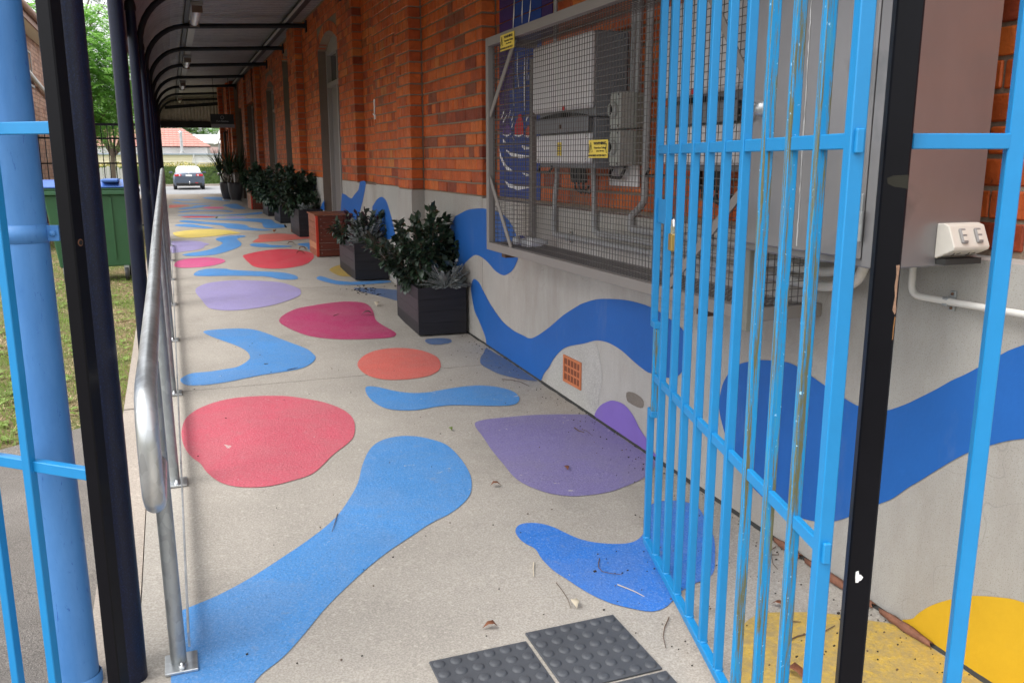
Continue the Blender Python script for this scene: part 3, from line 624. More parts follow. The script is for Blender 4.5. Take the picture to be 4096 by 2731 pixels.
for i, (c, x, pts, lab) in enumerate(WALL):
    w2 = [on_x(u, v, x - .002) for u, v in pts]; w2 = [(p.y, p.z) for p in w2]
    if i in (0, 1, 2, 3, 4, 5, 6): w2 = catmull(w2, 4)
    xx = x - .0025
    flat_fill('painted_wave', w2, Wp[c], bld, lambda y, z: (xx, y, z), lab, clip=[((0, 0, DADO - .014), (0, 1, 0))] if 0 else None)
    o = bld.children[-1]
    bm = bmesh.new(); bm.from_mesh(o.data)
    L = bld.location
    bmesh.ops.bisect_plane(bm, geom=bm.verts[:] + bm.edges[:] + bm.faces[:], plane_co=(0, 0, DADO - .016 - L.z), plane_no=(0, 0, 1), clear_outer=True)
    bmesh.ops.bisect_plane(bm, geom=bm.verts[:] + bm.edges[:] + bm.faces[:], plane_co=(0, 0 - L.y, .014 - L.z), plane_no=(0, .031, -1), clear_outer=True)
    bm.to_mesh(o.data); bm.free()
# patched render round the vent
flat_fill('render_patch', catmull([(lambda q: (q.y, q.z))(on_x(u, v, 1.999)) for u, v in [(2185,1560),(2196,1480),(2216,1436),(2247,1402),(2278,1388),(2334,1378),(2380,1372),(2400,1440),(2410,1520),(2395,1590),(2400,1650),(2380,1665),(2290,1608),(2230,1570)]], 3), M['render_old'], bld, lambda y, z: (1.9988, y, z))
flat_fill('render_scar', catmull([(lambda q: (q.y, q.z))(on_x(u, v, 1.999)) for u, v in [(2506,1570),(2530,1568),(2560,1585),(2575,1605),(2572,1630),(2550,1628),(2520,1612),(2508,1600)]], 2), concrete('bare_cement', (.22, .19, .16)), bld, lambda y, z: (1.9984, y, z))
# terracotta air vent: frame, bars, dark cavity behind
v = MB(); vy0, vy1, vz0, vz1 = 4.105, 4.335, .232, .385
v.box(1.992, 2.02, vy0, vy0 + .016, vz0, vz1); v.box(1.992, 2.02, vy1 - .016, vy1, vz0, vz1); v.box(1.992, 2.02, vy0 + .016, vy1 - .016, vz0, vz0 + .016); v.box(1.992, 2.02, vy0 + .016, vy1 - .016, vz1 - .014, vz1)
for i in range(1, 5): yv = vy0 + .012 + i * (vy1 - vy0 - .024) / 5; v.box(1.995, 2.02, yv - .004, yv + .004, vz0 + .016, vz1 - .014)
for i in range(1, 3): zv = vz0 + .014 + i * (vz1 - vz0 - .028) / 3; v.box(1.9945, 2.02, vy0 + .016, vy1 - .016, zv - .005, zv + .005)
vent = v.build('air_vent', M['terracotta'], bld, label='orange terracotta air vent low in the rendered base')
MB().box(1.9965, 1.9985, vy0 + .01, vy1 - .01, vz0 + .01, vz1 - .01).build('cavity', simple('clay_shadow', (.20, .06, .028), .9), vent)
# doors and tall windows set back in the openings
def opening(i, double, window):
    y0, y1, x, zs, zc, arch = OPEN[i]; xr = x + .14; base = floor_z((y0 + y1) / 2)
    MB().box(xr + .06, xr + .1, y0 - .05, y1 + .05, base - .3, zc + .3).build('recess_backing', M['dark'], bld)
    jm = MB(); 
    for ya, yb in ((y0 - .004, y0 + .004), (y1 - .004, y1 + .022)): MB().box(x + .004, 2.32, ya, yb, base - .3, zs).build('jamb_render', M['reveal'], bld)
    d = MB().box(xr + .02, xr + .055, y0 + .07, y1 - .07, base, 2.42).build('window' if window else 'door', M['door'], bld)
    fr = MB()
    for a, b_ in ((y0, y0 + .07), (y1 - .07, y1)): fr.box(xr - .03, xr + .06, a, b_, base, zs)
    fr.box(xr - .03, xr + .06, y0 + .07, y1 - .07, 2.42, 2.48); fr.box(xr - .028, xr + .058, y0 + .07, y1 - .07, zs - .06, zs)
    ym = (y0 + y1) / 2
    if double: fr.box(xr - .025, xr + .06, ym - .04, ym + .04, base, 2.42)
    fr.box(xr - .02, xr + .058, ym - .025, ym + .025, 2.48, zs - .06)
    fr.build('frame', M['door_light'], d)
    MB().box(xr + .03, xr + .04, y0 + .07, y1 - .07, 2.48, zs - .06).build('transom_pane', M['glass'], d)
    if window: MB().box(xr + .012, xr + .019, y0 + .16, y1 - .16, base + .9, 2.36).build('pane', M['glass'], d)
    if arch:
        n = 8; h = (y1 - y0) / 2; b = MB(); pts = [(xr - .02, ym + h * (-1 + 2 * k / n), zs + (zc - zs) * (1 - (-1 + 2 * k / n) ** 2)) for k in range(n + 1)]
        b.prism(pts, (.06, 0, 0)); b.build('arch_panel', M['door_light'], d)
for i, (db, wn) in enumerate(((True, False), (False, True), (False, True), (True, False), (False, False))): opening(i, db, wn)
# small white strike plate on the brickwork
pl = MB().box(1.992, 2.003, 9.0, 9.035, 1.86, 2.06).build('strike_plate', M['white'], bld, label='small white plate on the brickwork')
MB().lathe((1.992, 9.017, 1.91), [(0.012, 0), (.012, -.012), (0, -.014)], 10, 0, (1, 0, 0)).build('knob', M['chrome'], pl)
MB().box(1.40, 2.6, 26.15, 26.2, 3.0, 3.4).build('lintel', M['mortar'], bld) if 0 else None

# ============================================================ VERANDAH
ver = thing('verandah', 'long steel verandah with curved pipe rafters and corrugated soffit over the walkway', 'verandah', (-.23, 13, 0))
PY = [2.36 + 2.75 * k for k in range(11)]; RX = -.197; CR = .587
def rib(x): return 3.345 - .054 * (1.95 - x)
RZ = rib(.39)
for k, y in enumerate(PY):
    MB().cyl((RX, y, floor_z(y) - .03), (RX, y, RZ - CR), .038, 24).build('post', M['navy'], ver)
    if k == 0: continue
    pts = [(RX, y, RZ - CR)] + [(RX + CR * (1 - math.cos(t)), y, RZ - CR + CR * math.sin(t)) for t in [math.pi / 2 * i / 10 for i in range(1, 11)]]
    xe = 1.99 if y < 20 else 1.75; pts += [(.9, y, rib(.9)), (xe, y, rib(xe))]
    rf_ = MB().tube(pts, .034, 12).build('rafter', M['roof_dark'], ver)
    MB().box(xe - .012, xe + .01, y - .05, y + .05, rib(xe) - .09, rib(xe) + .07).build('end_plate', M['roof_dark'], rf_)
    MB().lathe((RX, y, RZ - CR - .03), [(.043, -.03), (.045, 0), (.038, .04)], 14).build('collar', M['roof_dark'], ver)
# soffit sheets: corrugated, following the curved rafters; each sheet a part
prof = [(-.282, RZ - CR - .25)] + [(-.282 + (CR + .085) * (1 - math.cos(t)), RZ - CR + (CR + .13) * math.sin(t)) for t in [math.pi / 2 * i / 9 for i in range(10)]] + [(.9, rib(.9) + .13), (2.6, rib(2.6) + .13)]
Y = 2.0
while Y < 30.6:
    b = MB(); n = 40; y1 = min(Y + 1.52, 30.65)
    for i in range(n + 1):
        yy = Y + (y1 - Y) * i / n; ph = ((yy / .19) % 1); off = -.014 if ph < .12 else (0 if ph > .2 else -.007)
        for (x, z) in prof: b.v.append((x, yy, z + (off if x > 0 else off * .6)))
    m_ = len(prof)
    for i in range(n):
        for j in range(m_ - 1): b.f.append((i * m_ + j, i * m_ + j + 1, (i + 1) * m_ + j + 1, (i + 1) * m_ + j)); b.m.append(0); b.sm.append(False); b.col.append(None)
    b.build('roof_sheet', M['roof_sheet'], ver); Y = y1
MB().box(1.70, 1.775, 2.1, 30.4, rib(1.74) + .030, rib(1.74) + .112, 0, .004).build('purlin', M['roof_dark'], ver)
MB().box(1.665, 1.699, 2.1, 30.4, rib(1.74) + .030, rib(1.74) + .04).build('purlin_flange', M['conduit'], ver)
MB().box(.33, .385, 2.1, 30.4, rib(.36) + .028, rib(.36) + .112).build('purlin', M['roof_dark'], ver)
MB().box(.40, .50, 2.6, 30.0, rib(.45) + .036, rib(.45) + .085).build('cable_duct', M['conduit'], ver)
# end valance of vertical corrugated sheet
b = MB(); n = 150
for i in range(n + 1):
    x = -.28 + 2.3 * i / n; off = .014 * math.cos(2 * math.pi * x / .10)
    b.v += [(x, 30.62 + off, 2.62), (x, 30.62 + off, 3.56)]
for i in range(n): b.f.append((2 * i, 2 * i + 2, 2 * i + 3, 2 * i + 1)); b.m.append(0); b.sm.append(True); b.col.append(None)
b.build('end_valance', galv('painted_valance', (.5, .46, .42), .6, .1), ver)
MB().box(-.3, 2.1, 30.55, 30.68, 2.46, 2.66).build('end_beam', M['roof_dark'], ver)
MB().bar((.0, 30.3, 3.06), (1.9, 30.3, 3.24), .06, .10).build('raking_beam', M['roof_dark'], ver)
# strip lights under the duct
L0 = None; LZ = rib(.45)
for k, y in enumerate((12.15, 17.95, 23.55, 29.2)):
    lab = ['strip light on the verandah soffit nearest the camera', 'strip light second from the camera under the verandah', 'strip light third from the camera under the verandah', 'strip light farthest from the camera under the verandah'][k]
    if L0 is None:
        L0 = thing('strip_light', lab, 'light fitting', (.45, y, LZ), 'strip lights under the verandah')
        MB().box(.38, .52, y - .64, y + .64, LZ - .012, LZ + .034, 0, .006).build('housing', M['lamp_body'], L0)
        MB().tube([(.45, y - .6, LZ - .03), (.45, y + .6, LZ - .03)], .052, 14).build('diffuser', M['lamp_lens'], L0)
        for s_ in (-1, 1): MB().box(.39, .51, y + s_ * .615 - .014, y + s_ * .615 + .014, LZ - .09, LZ + .02).build('end_cap', M['bark'], L0)
    else:
        o = copy_tree(L0); o.location = (.45, y, LZ); o['label'] = lab
# hanging business sign
sg = thing('hanging_sign', 'black rectangular sign reading Pure Essence hanging near the far end', 'sign', (1.25, 22.0, 2.2))
MB().box(.98, 1.50, 21.98, 22.02, 2.27, 2.50).build('face_panel', M['sign_black'], sg); MB().box(.99, 1.51, 21.975, 22.022, 2.19, 2.268).build('lower_strip', M['sign_grey'], sg)
MB().cyl((1.08, 22, 2.5), (1.08, 22, 3.34), .006, 6).build('hanger', M['black'], sg); MB().cyl((1.42, 22, 2.5), (1.42, 22, 3.34), .006, 6).build('hanger', M['black'], sg)
MB().lathe((1.24, 21.977, 2.42), [(.03, 0), (.04, -.002), (.042, 0)], 20, 0, (0, 1, 0)).build('emblem', M['sign_grey'], sg)
def text(name, body, size, loc, rot, mat, parent, bold=0, xs=1.0):
    cu = bpy.data.curves.new(name, 'FONT'); cu.body = body; cu.size = size; cu.align_x = 'CENTER'; cu.align_y = 'CENTER'; cu.extrude = .0004; cu.offset = bold
    t = bpy.data.objects.new('tmp', cu); C.objects.link(t); t.location = loc; t.rotation_euler = rot; t.scale = (xs, 1, 1); bpy.context.view_layer.update()
    me = bpy.data.meshes.new_from_object(t.evaluated_get(bpy.context.evaluated_depsgraph_get())); mw = t.matrix_world.copy(); bpy.data.objects.remove(t)
    me.transform(mw); off = wloc(parent); me.transform(Matrix.Translation(-off)); me.materials.clear(); me.materials.append(mat)
    o = bpy.data.objects.new(name, me); C.objects.link(o); o.parent = parent; return o
text('lettering', 'Pure Essence', .05, (1.24, 21.976, 2.335), (R(90), 0, 0), simple('pale_lettering', (.5, .5, .5)), sg)
text('lettering', 'SKIN + BODY', .03, (1.25, 21.970, 2.23), (R(90), 0, 0), simple('dim_lettering', (.33, .33, .35)), sg) if 0 else None
# ============================================================ HANDRAIL
rail = thing('handrail', 'galvanised pipe handrail on bolted posts along the left edge of the walkway', 'handrail', (-.08, 2.38, floor_z(2.38)))
def rail_z(y):
    k = [(1.9, .945), (3.4, .992), (5.1, 1.085), (12.4, 1.335)]
    for (a, za), (b, zb) in zip(k[:-1], k[1:]):
        if y <= b: return za + (zb - za) * (y - a) / (b - a)
    return 1.335
RXL = -.088
pts = [(RXL, 2.36, .675), (RXL, 2.12, .672), (RXL, 2.05, .685), (RXL, 2.0, .72), (RXL, 1.985, .77), (RXL, 1.985, .85), (RXL, 1.995, .90), (RXL, 2.035, .938), (RXL, 2.10, .953)] + [(RXL, y, rail_z(y)) for y in (2.4, 3, 3.4, 4.2, 5.1, 7, 9, 12.2)] + [(RXL, 12.45, rail_z(12.2) - .02), (RXL, 12.6, 1.24), (RXL, 12.62, 1.1)]
MB().tube(pts, .0242, 18).build('top_rail', M['galv'], rail)
for k in range(8):
    y = 2.38 + 1.37 * k; z = floor_z(y)
    MB().cyl((-.078, y, z + .008), (-.085, y, rail_z(y) - .015), .0215, 14).build('stanchion', M['galv_dull'], rail)
    bp = MB().box(-.115, -.028, y - .055, y + .045, z + .001, z + .010, 0, .002).build('base_plate', M['galv'], rail)
    b = MB(); b.lathe((-.070, y - .038, z + .009), [(0.011, 0), (.011, .009), (.005, .0095), (.005, .018), (0, .018)], 6); b.build('bolt', M['galv'], bp)
for k in range(7):
    y0 = 2.38 + 1.37 * k; y1 = y0 + 1.37
    MB().bar((-.048, y0 + .01, floor_z(y0) + .065), (-.048, y1 - .004, floor_z(y1) + .065), .006, .045).build('toe_bar', M['galv'], rail)
for k in range(7):
    y0 = 2.38 + 1.37 * k; y1 = y0 + 1.37
    MB().tube([(-.083, y0 + .02, .5 * (floor_z(y0) + rail_z(y0)) + .02), (-.083, y1 - .02, .5 * (floor_z(y1) + rail_z(y1)) + .02)], .0165, 12).build('mid_rail', M['galv_dull'], rail) if k > 30 else None

# ============================================================ FENCE POSTS, PANELS, GATE
fd = Vector((.82, -.57, 0)).normalized(); fn = Vector((.57, .82, 0)).normalized(); Zv = Vector((0, 0, 1))
def sqpost(name, x, y, a, mat, label, z1_=2.75, holes=()):
    z0 = ground_z(y) - .05 if x < -.3 else floor_z(y) - .02
    o = tag(MB().obox((x, y, (z0 + z1_) / 2), (fd, fn, Zv), (a / 2, a / 2, (z1_ - z0) / 2), 0, .003).build(name, mat), label, 'gate post'); return o
lp = Vector((-.2060, 2.085, 0)); rp = Vector((1.1535, 1.168, 0))
gpl = thing('gate_post', 'black square gate post with a rusty bolt hole at the left of the opening', 'gate post', (lp.x, lp.y, .04))
MB().obox((lp.x, lp.y, 1.35), (fd, fn, Zv), (.0178, .0178, 1.35), 0, .003).build('tube', M['black'], gpl)
hz = on_x(320, 880, 0); hc = lp + fd * .0179 + fn * 0.001; 
MB().lathe((hc.x, hc.y, 1.285), [(.0001, .0008), (.0070, .0008), (.0080, .0004)], 14, 0, tuple(fd)).build('bolt_hole', simple('rusty_edge', (.12, .05, .025), .8), gpl)
MB().lathe((hc.x + fd.x * .0008, hc.y + fd.y * .0008, 1.285), [(.0001, .0008), (.0055, .0008)], 14, 0, tuple(fd)).build('hole', M['dark'], gpl)
def worn_black():
    m = N('chipped_black_enamel'); a = m.mix(m.ramp(m.noise(7, 7, .8, sc=(3, 3, 1.2), dist=.4), .735, .75), (.012, .013, .018), hexc('7a4a30')); a = m.mix(m.ramp(m.noise(5, 4, .6, sc=(2, 2, 2)), .77, .772), a, (.75, .78, .8))
    m.col(a).set(.33, 0, .5); return m.m
gpr = thing('gate_post', 'black square gate post with chipped paint to the right of the open gate', 'gate post', (rp.x, rp.y, .04))
MB().obox((rp.x, rp.y, 1.35), (fd, fn, Zv), (.0215, .0215, 1.35), 0, .003).build('tube', M['black'], gpr)
def decal(parent, z, pts, mat, nm='paint_chip'):   # thin flake outline on the camera side of the right post
    base = rp - fn * .0218; b = MB(); b.add([base + fd * u + Zv * (z + v) for u, v in pts], [tuple(range(len(pts)))]); return b.build(nm, mat, parent)
def on_post(u, v):
    d = ray(u, v); base = rp - fn * .0218; t = base.dot(fn) / d.dot(fn); q = d * t; return ((q - base).dot(fd), q.z + EYE)
def pdecal(px, mat):
    q = [on_post(u, v) for u, v in px]; z0 = q[0][1]; decal(gpr, z0, [(a, b - z0) for a, b in q], mat)
s8 = lambda pts: [(3400 + x / 1.96, 700 + y / 1.96) for x, y in pts]
pdecal(s8([(290, 25), (340, 5), (460, 0), (455, 110), (400, 100), (350, 95), (295, 70)]), simple('primer_patch', (.026, .025, .02), .8, spec=.1))
pdecal(s8([(362, 708), (392, 706), (384, 770), (374, 850), (366, 940), (360, 1010), (362, 1060), (352, 1095), (332, 1060), (340, 1020), (352, 950), (350, 870), (364, 780)]), simple('flaked_bare_edge', (.24, .14, .09), .8, var=.7, sc=120))
pdecal(s8([(350, 1110), (358, 1112), (345, 1200), (338, 1290), (330, 1290), (338, 1190)]), simple('rust_fleck', (.22, .10, .03), .8))
s6 = lambda pts: [(3300 + x / 2.1445, 2000 + y / 2.1445) for x, y in pts]
pdecal(s6([(265, 612), (288, 604), (292, 635), (310, 640), (327, 660), (310, 685), (290, 692), (285, 704), (262, 706), (260, 660)]), M['white'])
def tube_sq(b, a, c, w_, h_=None): b.bar(a, c, w_, h_ or w_, (0, 0, 1) if abs((Vector(c) - Vector(a)).normalized().z) < .9 else tuple(fn), 0, .0016); return b
fl = thing('blue_fence_panel', 'bright blue square tube fence panel beside the blue pipe, left of the gate opening', 'fence panel', (-.45, 2.25, ground_z(2.2)))
ld = Vector((-.193, .172, 0)).normalized()
r0 = lp - fd * .0178
for z in (.757, 1.525):
    tube_sq(MB(), r0 + Zv * z, r0 + ld * 1.6 + Zv * z, .022, .026).build('rail', M['gate'], fl)
for k in range(9):
    q = r0 + ld * (.175 + .128 * k) - fn * .012; tube_sq(MB(), (q.x, q.y, .12), (q.x, q.y, 2.3), .022).build('bar', M['gate'], fl)
fr_ = thing('blue_fence_panel', 'bright blue square tube fence frame between the right gate post and the wall', 'fence panel', (1.5, 1.08, .05))
q0 = Vector((1.178, 1.163, 0)); rd_ = Vector((.159, -.062, 0)).normalized(); q1 = Vector((1.349, 1.102, 0))
tube_sq(MB(), q0 + Zv * 1.49, q1 + Zv * 1.49 - rd_ * .013, .022, .026).build('rail', M['gate'], fr_)
tube_sq(MB(), (q1.x, q1.y, .10), (q1.x, q1.y, 2.5), .027).build('bar', M['gate'], fr_)
# open gate leaf
gA = Vector((1.457, 2.453, 0)); gN = Vector((1.071, 1.176, 0)); gd = (gN - gA).normalized(); gn = Vector((-gd.y, gd.x, 0)); gl = (gN - gA).length
gate = thing('blue_gate', 'bright blue barred steel gate standing open towards the wall', 'gate', (gN.x, gN.y, .12))
def gbar(b, a, c, w_=.021, h_=.021):
    d = (Vector(c) - Vector(a)); 
    if abs(d.z) > d.length * .9: b.obox((Vector(a) + Vector(c)) / 2, (gd, gn, Zv), (w_ / 2, h_ / 2, d.length / 2), 0, .0018)
    else: b.obox((Vector(a) + Vector(c)) / 2, (gd, gn, Zv), (d.length / 2, w_ / 2, h_ / 2), 0, .0018)
    return b
ZB = .16; nb = 11
ts = [i / (nb - 1) for i in range(nb)]
for i, t in enumerate(ts):
    q = gA + (gN - gA) * t; wd = .0265 if i == nb - 1 else .021; mt = M['gate_worn'] if i in (7, 8, 9) else M['gate']
    nm = 'bar' if 0 < i < nb - 1 else 'stile'
    if i == 0:
        gbar(MB(), q + Zv * (ZB + .012), q + Zv * .640).build('stile', mt, gate)
        q2 = q + gd * .040
        gbar(MB(), q2 + Zv * .640, q2 + Zv * .92, .018, .021).build('latch_channel', M['gate_worn'], gate)
        gbar(MB(), q + Zv * .92, q + Zv * 2.45).build('stile', mt, gate)
        gbar(MB(), q + gd * .010 + Zv * .629, q2 + gd * .01 + Zv * .629, .021, .022).build('latch_stub', mt, gate)
        gbar(MB(), q + gd * -.010 + Zv * .931, q2 + gd * .01 + Zv * .931, .021, .022).build('latch_stub', mt, gate)
        gbar(MB(), q + gd * .012 + Zv * 1.30, q + gd * (gl / 10 - .012) + Zv * 1.30, .006, .075).build('lock_plate', mt, gate)
    else: gbar(MB(), q + Zv * (ZB + (.0125)), q + Zv * 2.45, wd, wd if i == nb - 1 else .021).build(nm, mt, gate)
gbar(MB(), gA - gd * .012 + Zv * ZB, gN + gd * .014 + Zv * ZB, .022, .024).build('bottom_rail', M['gate'], gate)
for z, nm in ((.757, 'lower_rail'), (1.49, 'upper_rail')):
    for i in range(nb - 1):
        a = gA + (gN - gA) * ts[i] + gd * .0106; b = gA + (gN - gA) * ts[i + 1] - gd * (.0106 if i < nb - 2 else .0133)
        if i == 0 and nm == 'lower_rail': a = a + gd * .04
        gbar(MB(), a + Zv * z, b + Zv * z, .014, .027).build('rail_piece', M['gate'], gate)
    e = gN + gd * .0133; gbar(MB(), e + Zv * z, e + gd * .009 + Zv * z, .014, .04).build('hinge_lug', M['gate'], gate)
wl = MB()
for t in ts:
    q = gA + (gN - gA) * t; wl.lathe((q.x, q.y, ZB + .011), [(.015, 0), (.0155, .003), (.0125, .006)], 8)
wl.build('weld_bead', M['gate'], gate)
qp = gA + gd * (gl / 10 * 1.0 - .028) + gn * -.012 + Zv * 1.30
pk = thing('padlock', 'brass padlock with a steel shackle hanging on the gate latch', 'padlock', (qp.x, qp.y, 1.2))
qq = gA + gd * (gl / 10 * 1.45) + gn * .0; 
MB().obox((qq.x, qq.y, 1.215), (gd, gn, Zv), (.019, .009, .026), 0, .003).build('body', M['brass'], pk)
MB().tube([qq + gd * (.012 * math.cos(t)) + Zv * (1.262 + .024 * math.sin(t)) if 0 <= t <= math.pi else qq for t in [math.pi * i / 8 for i in range(9)]], .0042, 8).tube([qq + gd * .012 + Zv * 1.238, qq + gd * .012 + Zv * 1.263], .0042, 8).tube([qq - gd * .012 + Zv * 1.238, qq - gd * .012 + Zv * 1.263], .0042, 8).build('shackle', M['chrome'], pk)
# faded blue downpipe with strap
dp = thing('downpipe', 'faded light blue round downpipe with a strap, leftmost upright', 'pipe', (-.328, 2.39, .0))
MB().cyl((-.330, 2.39, -.02), (-.350, 2.39, 3.2), .051, 32).build('pipe', M['bluepipe'], dp)
MB().lathe((-.328, 2.39, 0), [(.0515, .10), (.0555, .095), (.0555, -.02)], 32).build('socket', M['bluepipe'], dp)
st = MB().lathe((-.338, 2.39, 1.285), [(.0508, -.0215), (.0525, -.0215), (.0525, .0215), (.0508, .0215)], 40).build('strap', M['bluepipe'], dp)
sdv = (Vector((-.225, 2.36, 0)) - Vector((-.328, 2.39, 0))).normalized(); c0 = Vector((-.338, 2.39, 1.285)) + sdv * .066; snv = Vector((-sdv.y, sdv.x, 0))
MB().obox(c0, (sdv, snv, Zv), (.014, .004, .019), 0, .001).build('ear', M['bluepipe'], st)
MB().lathe(tuple(c0 - snv * .004 if snv.y > 0 else c0 + snv * .004), [(.0085, 0), (.0085, .006), (0, .0065)], 6, 0, tuple(-snv if snv.y > 0 else snv)).build('bolt', M['bluepipe'], st)

# ============================================================ MESH CAGE
cage = thing('mesh_cage', 'grey wire mesh cage with angle frame around the electrical boxes on the wall', 'cage', (1.85, 3.5, .95))
X0, X1, Y0, Y1, Z0, Z1 = 1.70, 1.998, 2.285, 4.79, .945, 2.12
fm = M['taupe']
def fbar(n_, *a, **k): return MB().box(*a, 0, .002).build(n_, fm, cage)
fbar('bottom_rail', X0, X0 + .04, Y0 + .05, Y1 - .04, Z0, Z0 + .045); fbar('top_rail', X0, X0 + .04, Y0 + .05, Y1 - .04, Z1 - .045, Z1)
fbar('front_post', X0, X0 + .04, Y1 - .04, Y1, Z0, Z1); MB().box(X0 - .002, X0 + .05, Y0, Y0 + .05, Z0 - .03, Z1, 0, .002).build('front_post', simple('olive_grey_post', (.20, .20, .17), .5), cage)
fbar('rear_post', X1 - .03, X1, Y1 - .035, Y1 - .001, Z0, Z1 - .1)
fbar('side_rail', X0 + .04, X1, Y1 - .04, Y1, Z0, Z0 + .04); fbar('side_rail', X0 + .05, X1, Y0, Y0 + .04, Z0, Z0 + .045); fbar('side_rail', X0 + .04, X1, Y1 - .04, Y1, Z1 - .04, Z1)
for a, b_ in ((((X0 + .012, 4.36, Z1 - .05)), (X0 + .012, 4.75, 1.70)), ((X0 + .012, 4.76, 1.36), (X0 + .012, 4.42, Z0 + .04)), ((X0 + .012, 2.68, Z1 - .02), (X0 + .012, 2.33, 1.66)), ((X0 + .012, 2.34, 1.38), (X0 + .012, 2.80, Z0 + .04))):
    d = (Vector(b_) - Vector(a)); MB().bar(a, b_, .032, .006, (1, 0, 0)).build('brace', fm, cage)
for y in (4.64, 2.62): MB().box(X0 + .05, X0 + .12, y - .03, y + .03, Z0 - .035, Z0 - .002).build('bearer', simple('rusty_bearer', (.10, .055, .035), .8), cage)
wire = MB(); P25 = .0254
def wbox(a, b_, r=.0011): wire.bar(a, b_, 2 * r, 2 * r)
y = Y0 + .05
while y < Y1 - .03: wbox((X0 + .030, y, Z0 + .03), (X0 + .030, y, Z1 - .03)); y += P25
z = Z0 + .045
while z < Z1 - .03: wbox((X0 + .0325, Y0 + .04, z), (X0 + .0325, Y1 - .03, z), .0013); z += P25
wire.build('front_mesh', M['wire'], cage, kind='stuff'); wire = MB()
for yy in (Y1 - .02, Y0 + .02):
    x = X0 + .06
    while x < X1 - .01: wbox((x, yy, Z0 + .03), (x, yy, Z1 - .03)); x += P25
    z = Z0 + .045
    while z < Z1 - .03: wbox((X0 + .04, yy + .002, z), (X1 - .01, yy + .002, z)); z += P25
wire.build('side_mesh', M['wire'], cage, kind='stuff'); wire = MB()
x = X0 + .06
while x < X1 - .01: wbox((x, Y0 + .03, Z0 + .03), (x, Y1 - .03, Z0 + .03)); wbox((x, Y0 + .03, Z1 - .02), (x, Y1 - .03, Z1 - .02)); x += P25
y = Y0 + .05
while y < Y1 - .03: wbox((X0 + .03, y, Z0 + .0325), (X1, y, Z0 + .0325)); wbox((X0 + .03, y, Z1 - .0225), (X1, y, Z1 - .0225)); y += P25
wire.build('top_and_base_mesh', M['wire'], cage, kind='stuff')
# warning signs
def warning(label, y0, y1, z0, z1_, x, tilt=0, cut=''):
    s = thing('warning_sign', label, 'sign', (x, (y0 + y1) / 2, z0), 'yellow hazard signs on the cage'); n = Vector((-1, 0, 0)); ym = (y0 + y1) / 2; W_ = abs(y1 - y0); H_ = z1_ - z0
    MB().box(x, x + .0025, y0, y1, z0, z1_, 0, .0008).build('plate', M['yellow'], s)
    rot = (R(90), 0, R(-90)); xx = x - .0008
    def T(body, size, fy, fz, xs=1, b=0): text('lettering', body, size * 1.08, (xx, y1 - W_ * fy, z0 + H_ * fz), rot, M['ink'], s, b, xs * 1.55)
    T('WARNING', H_ * .20, .60, .80, .95, .0006); T('Hazardous Voltage', H_ * .155, .62, .56, .78); T('(above 600 volts)', H_ * .10, .63, .38, .8); T('AUTHORISED ACCESS ONLY !', H_ * .135, .47, .13, .74, .0003)
    tri = [(.12, .88), (.02 + .01, .33), (.21, .33)]
    q = [Vector((xx, y1 - W_ * a, z0 + H_ * b)) for a, b in tri]; b = MB()
    for i in range(3): b.tube([q[i], q[(i + 1) % 3]], .0009, 5)
    z_ = [(.125, .72), (.10, .55), (.13, .55), (.105, .40)]
    b.tube([Vector((xx, y1 - W_ * a, z0 + H_ * c)) for a, c in z_], .0012, 5); b.build('hazard_symbol', M['ink'], s)
    for fy in (.03, .95): MB().tube([Vector((xx, y1 - W_ * fy, z0 + H_ * .78)), Vector((xx - .002, y1 - W_ * (fy + (-.02 if fy > .5 else .01)), z0 + H_ * .52)), Vector((xx, y1 - W_ * fy, z0 + H_ * .26))], .0012, 5).build('cable_tie', M['ink'], s) if 'tie' in cut else None
    return s
warning('yellow WARNING Hazardous Voltage sign at the top left corner of the mesh cage', 4.335, 4.535, 2.022, 2.103, X0 - .006)
warning('yellow WARNING Hazardous Voltage sign tied to the middle of the mesh cage', 3.325, 3.505, 1.466, 1.542, X0 + .022, cut='tie')

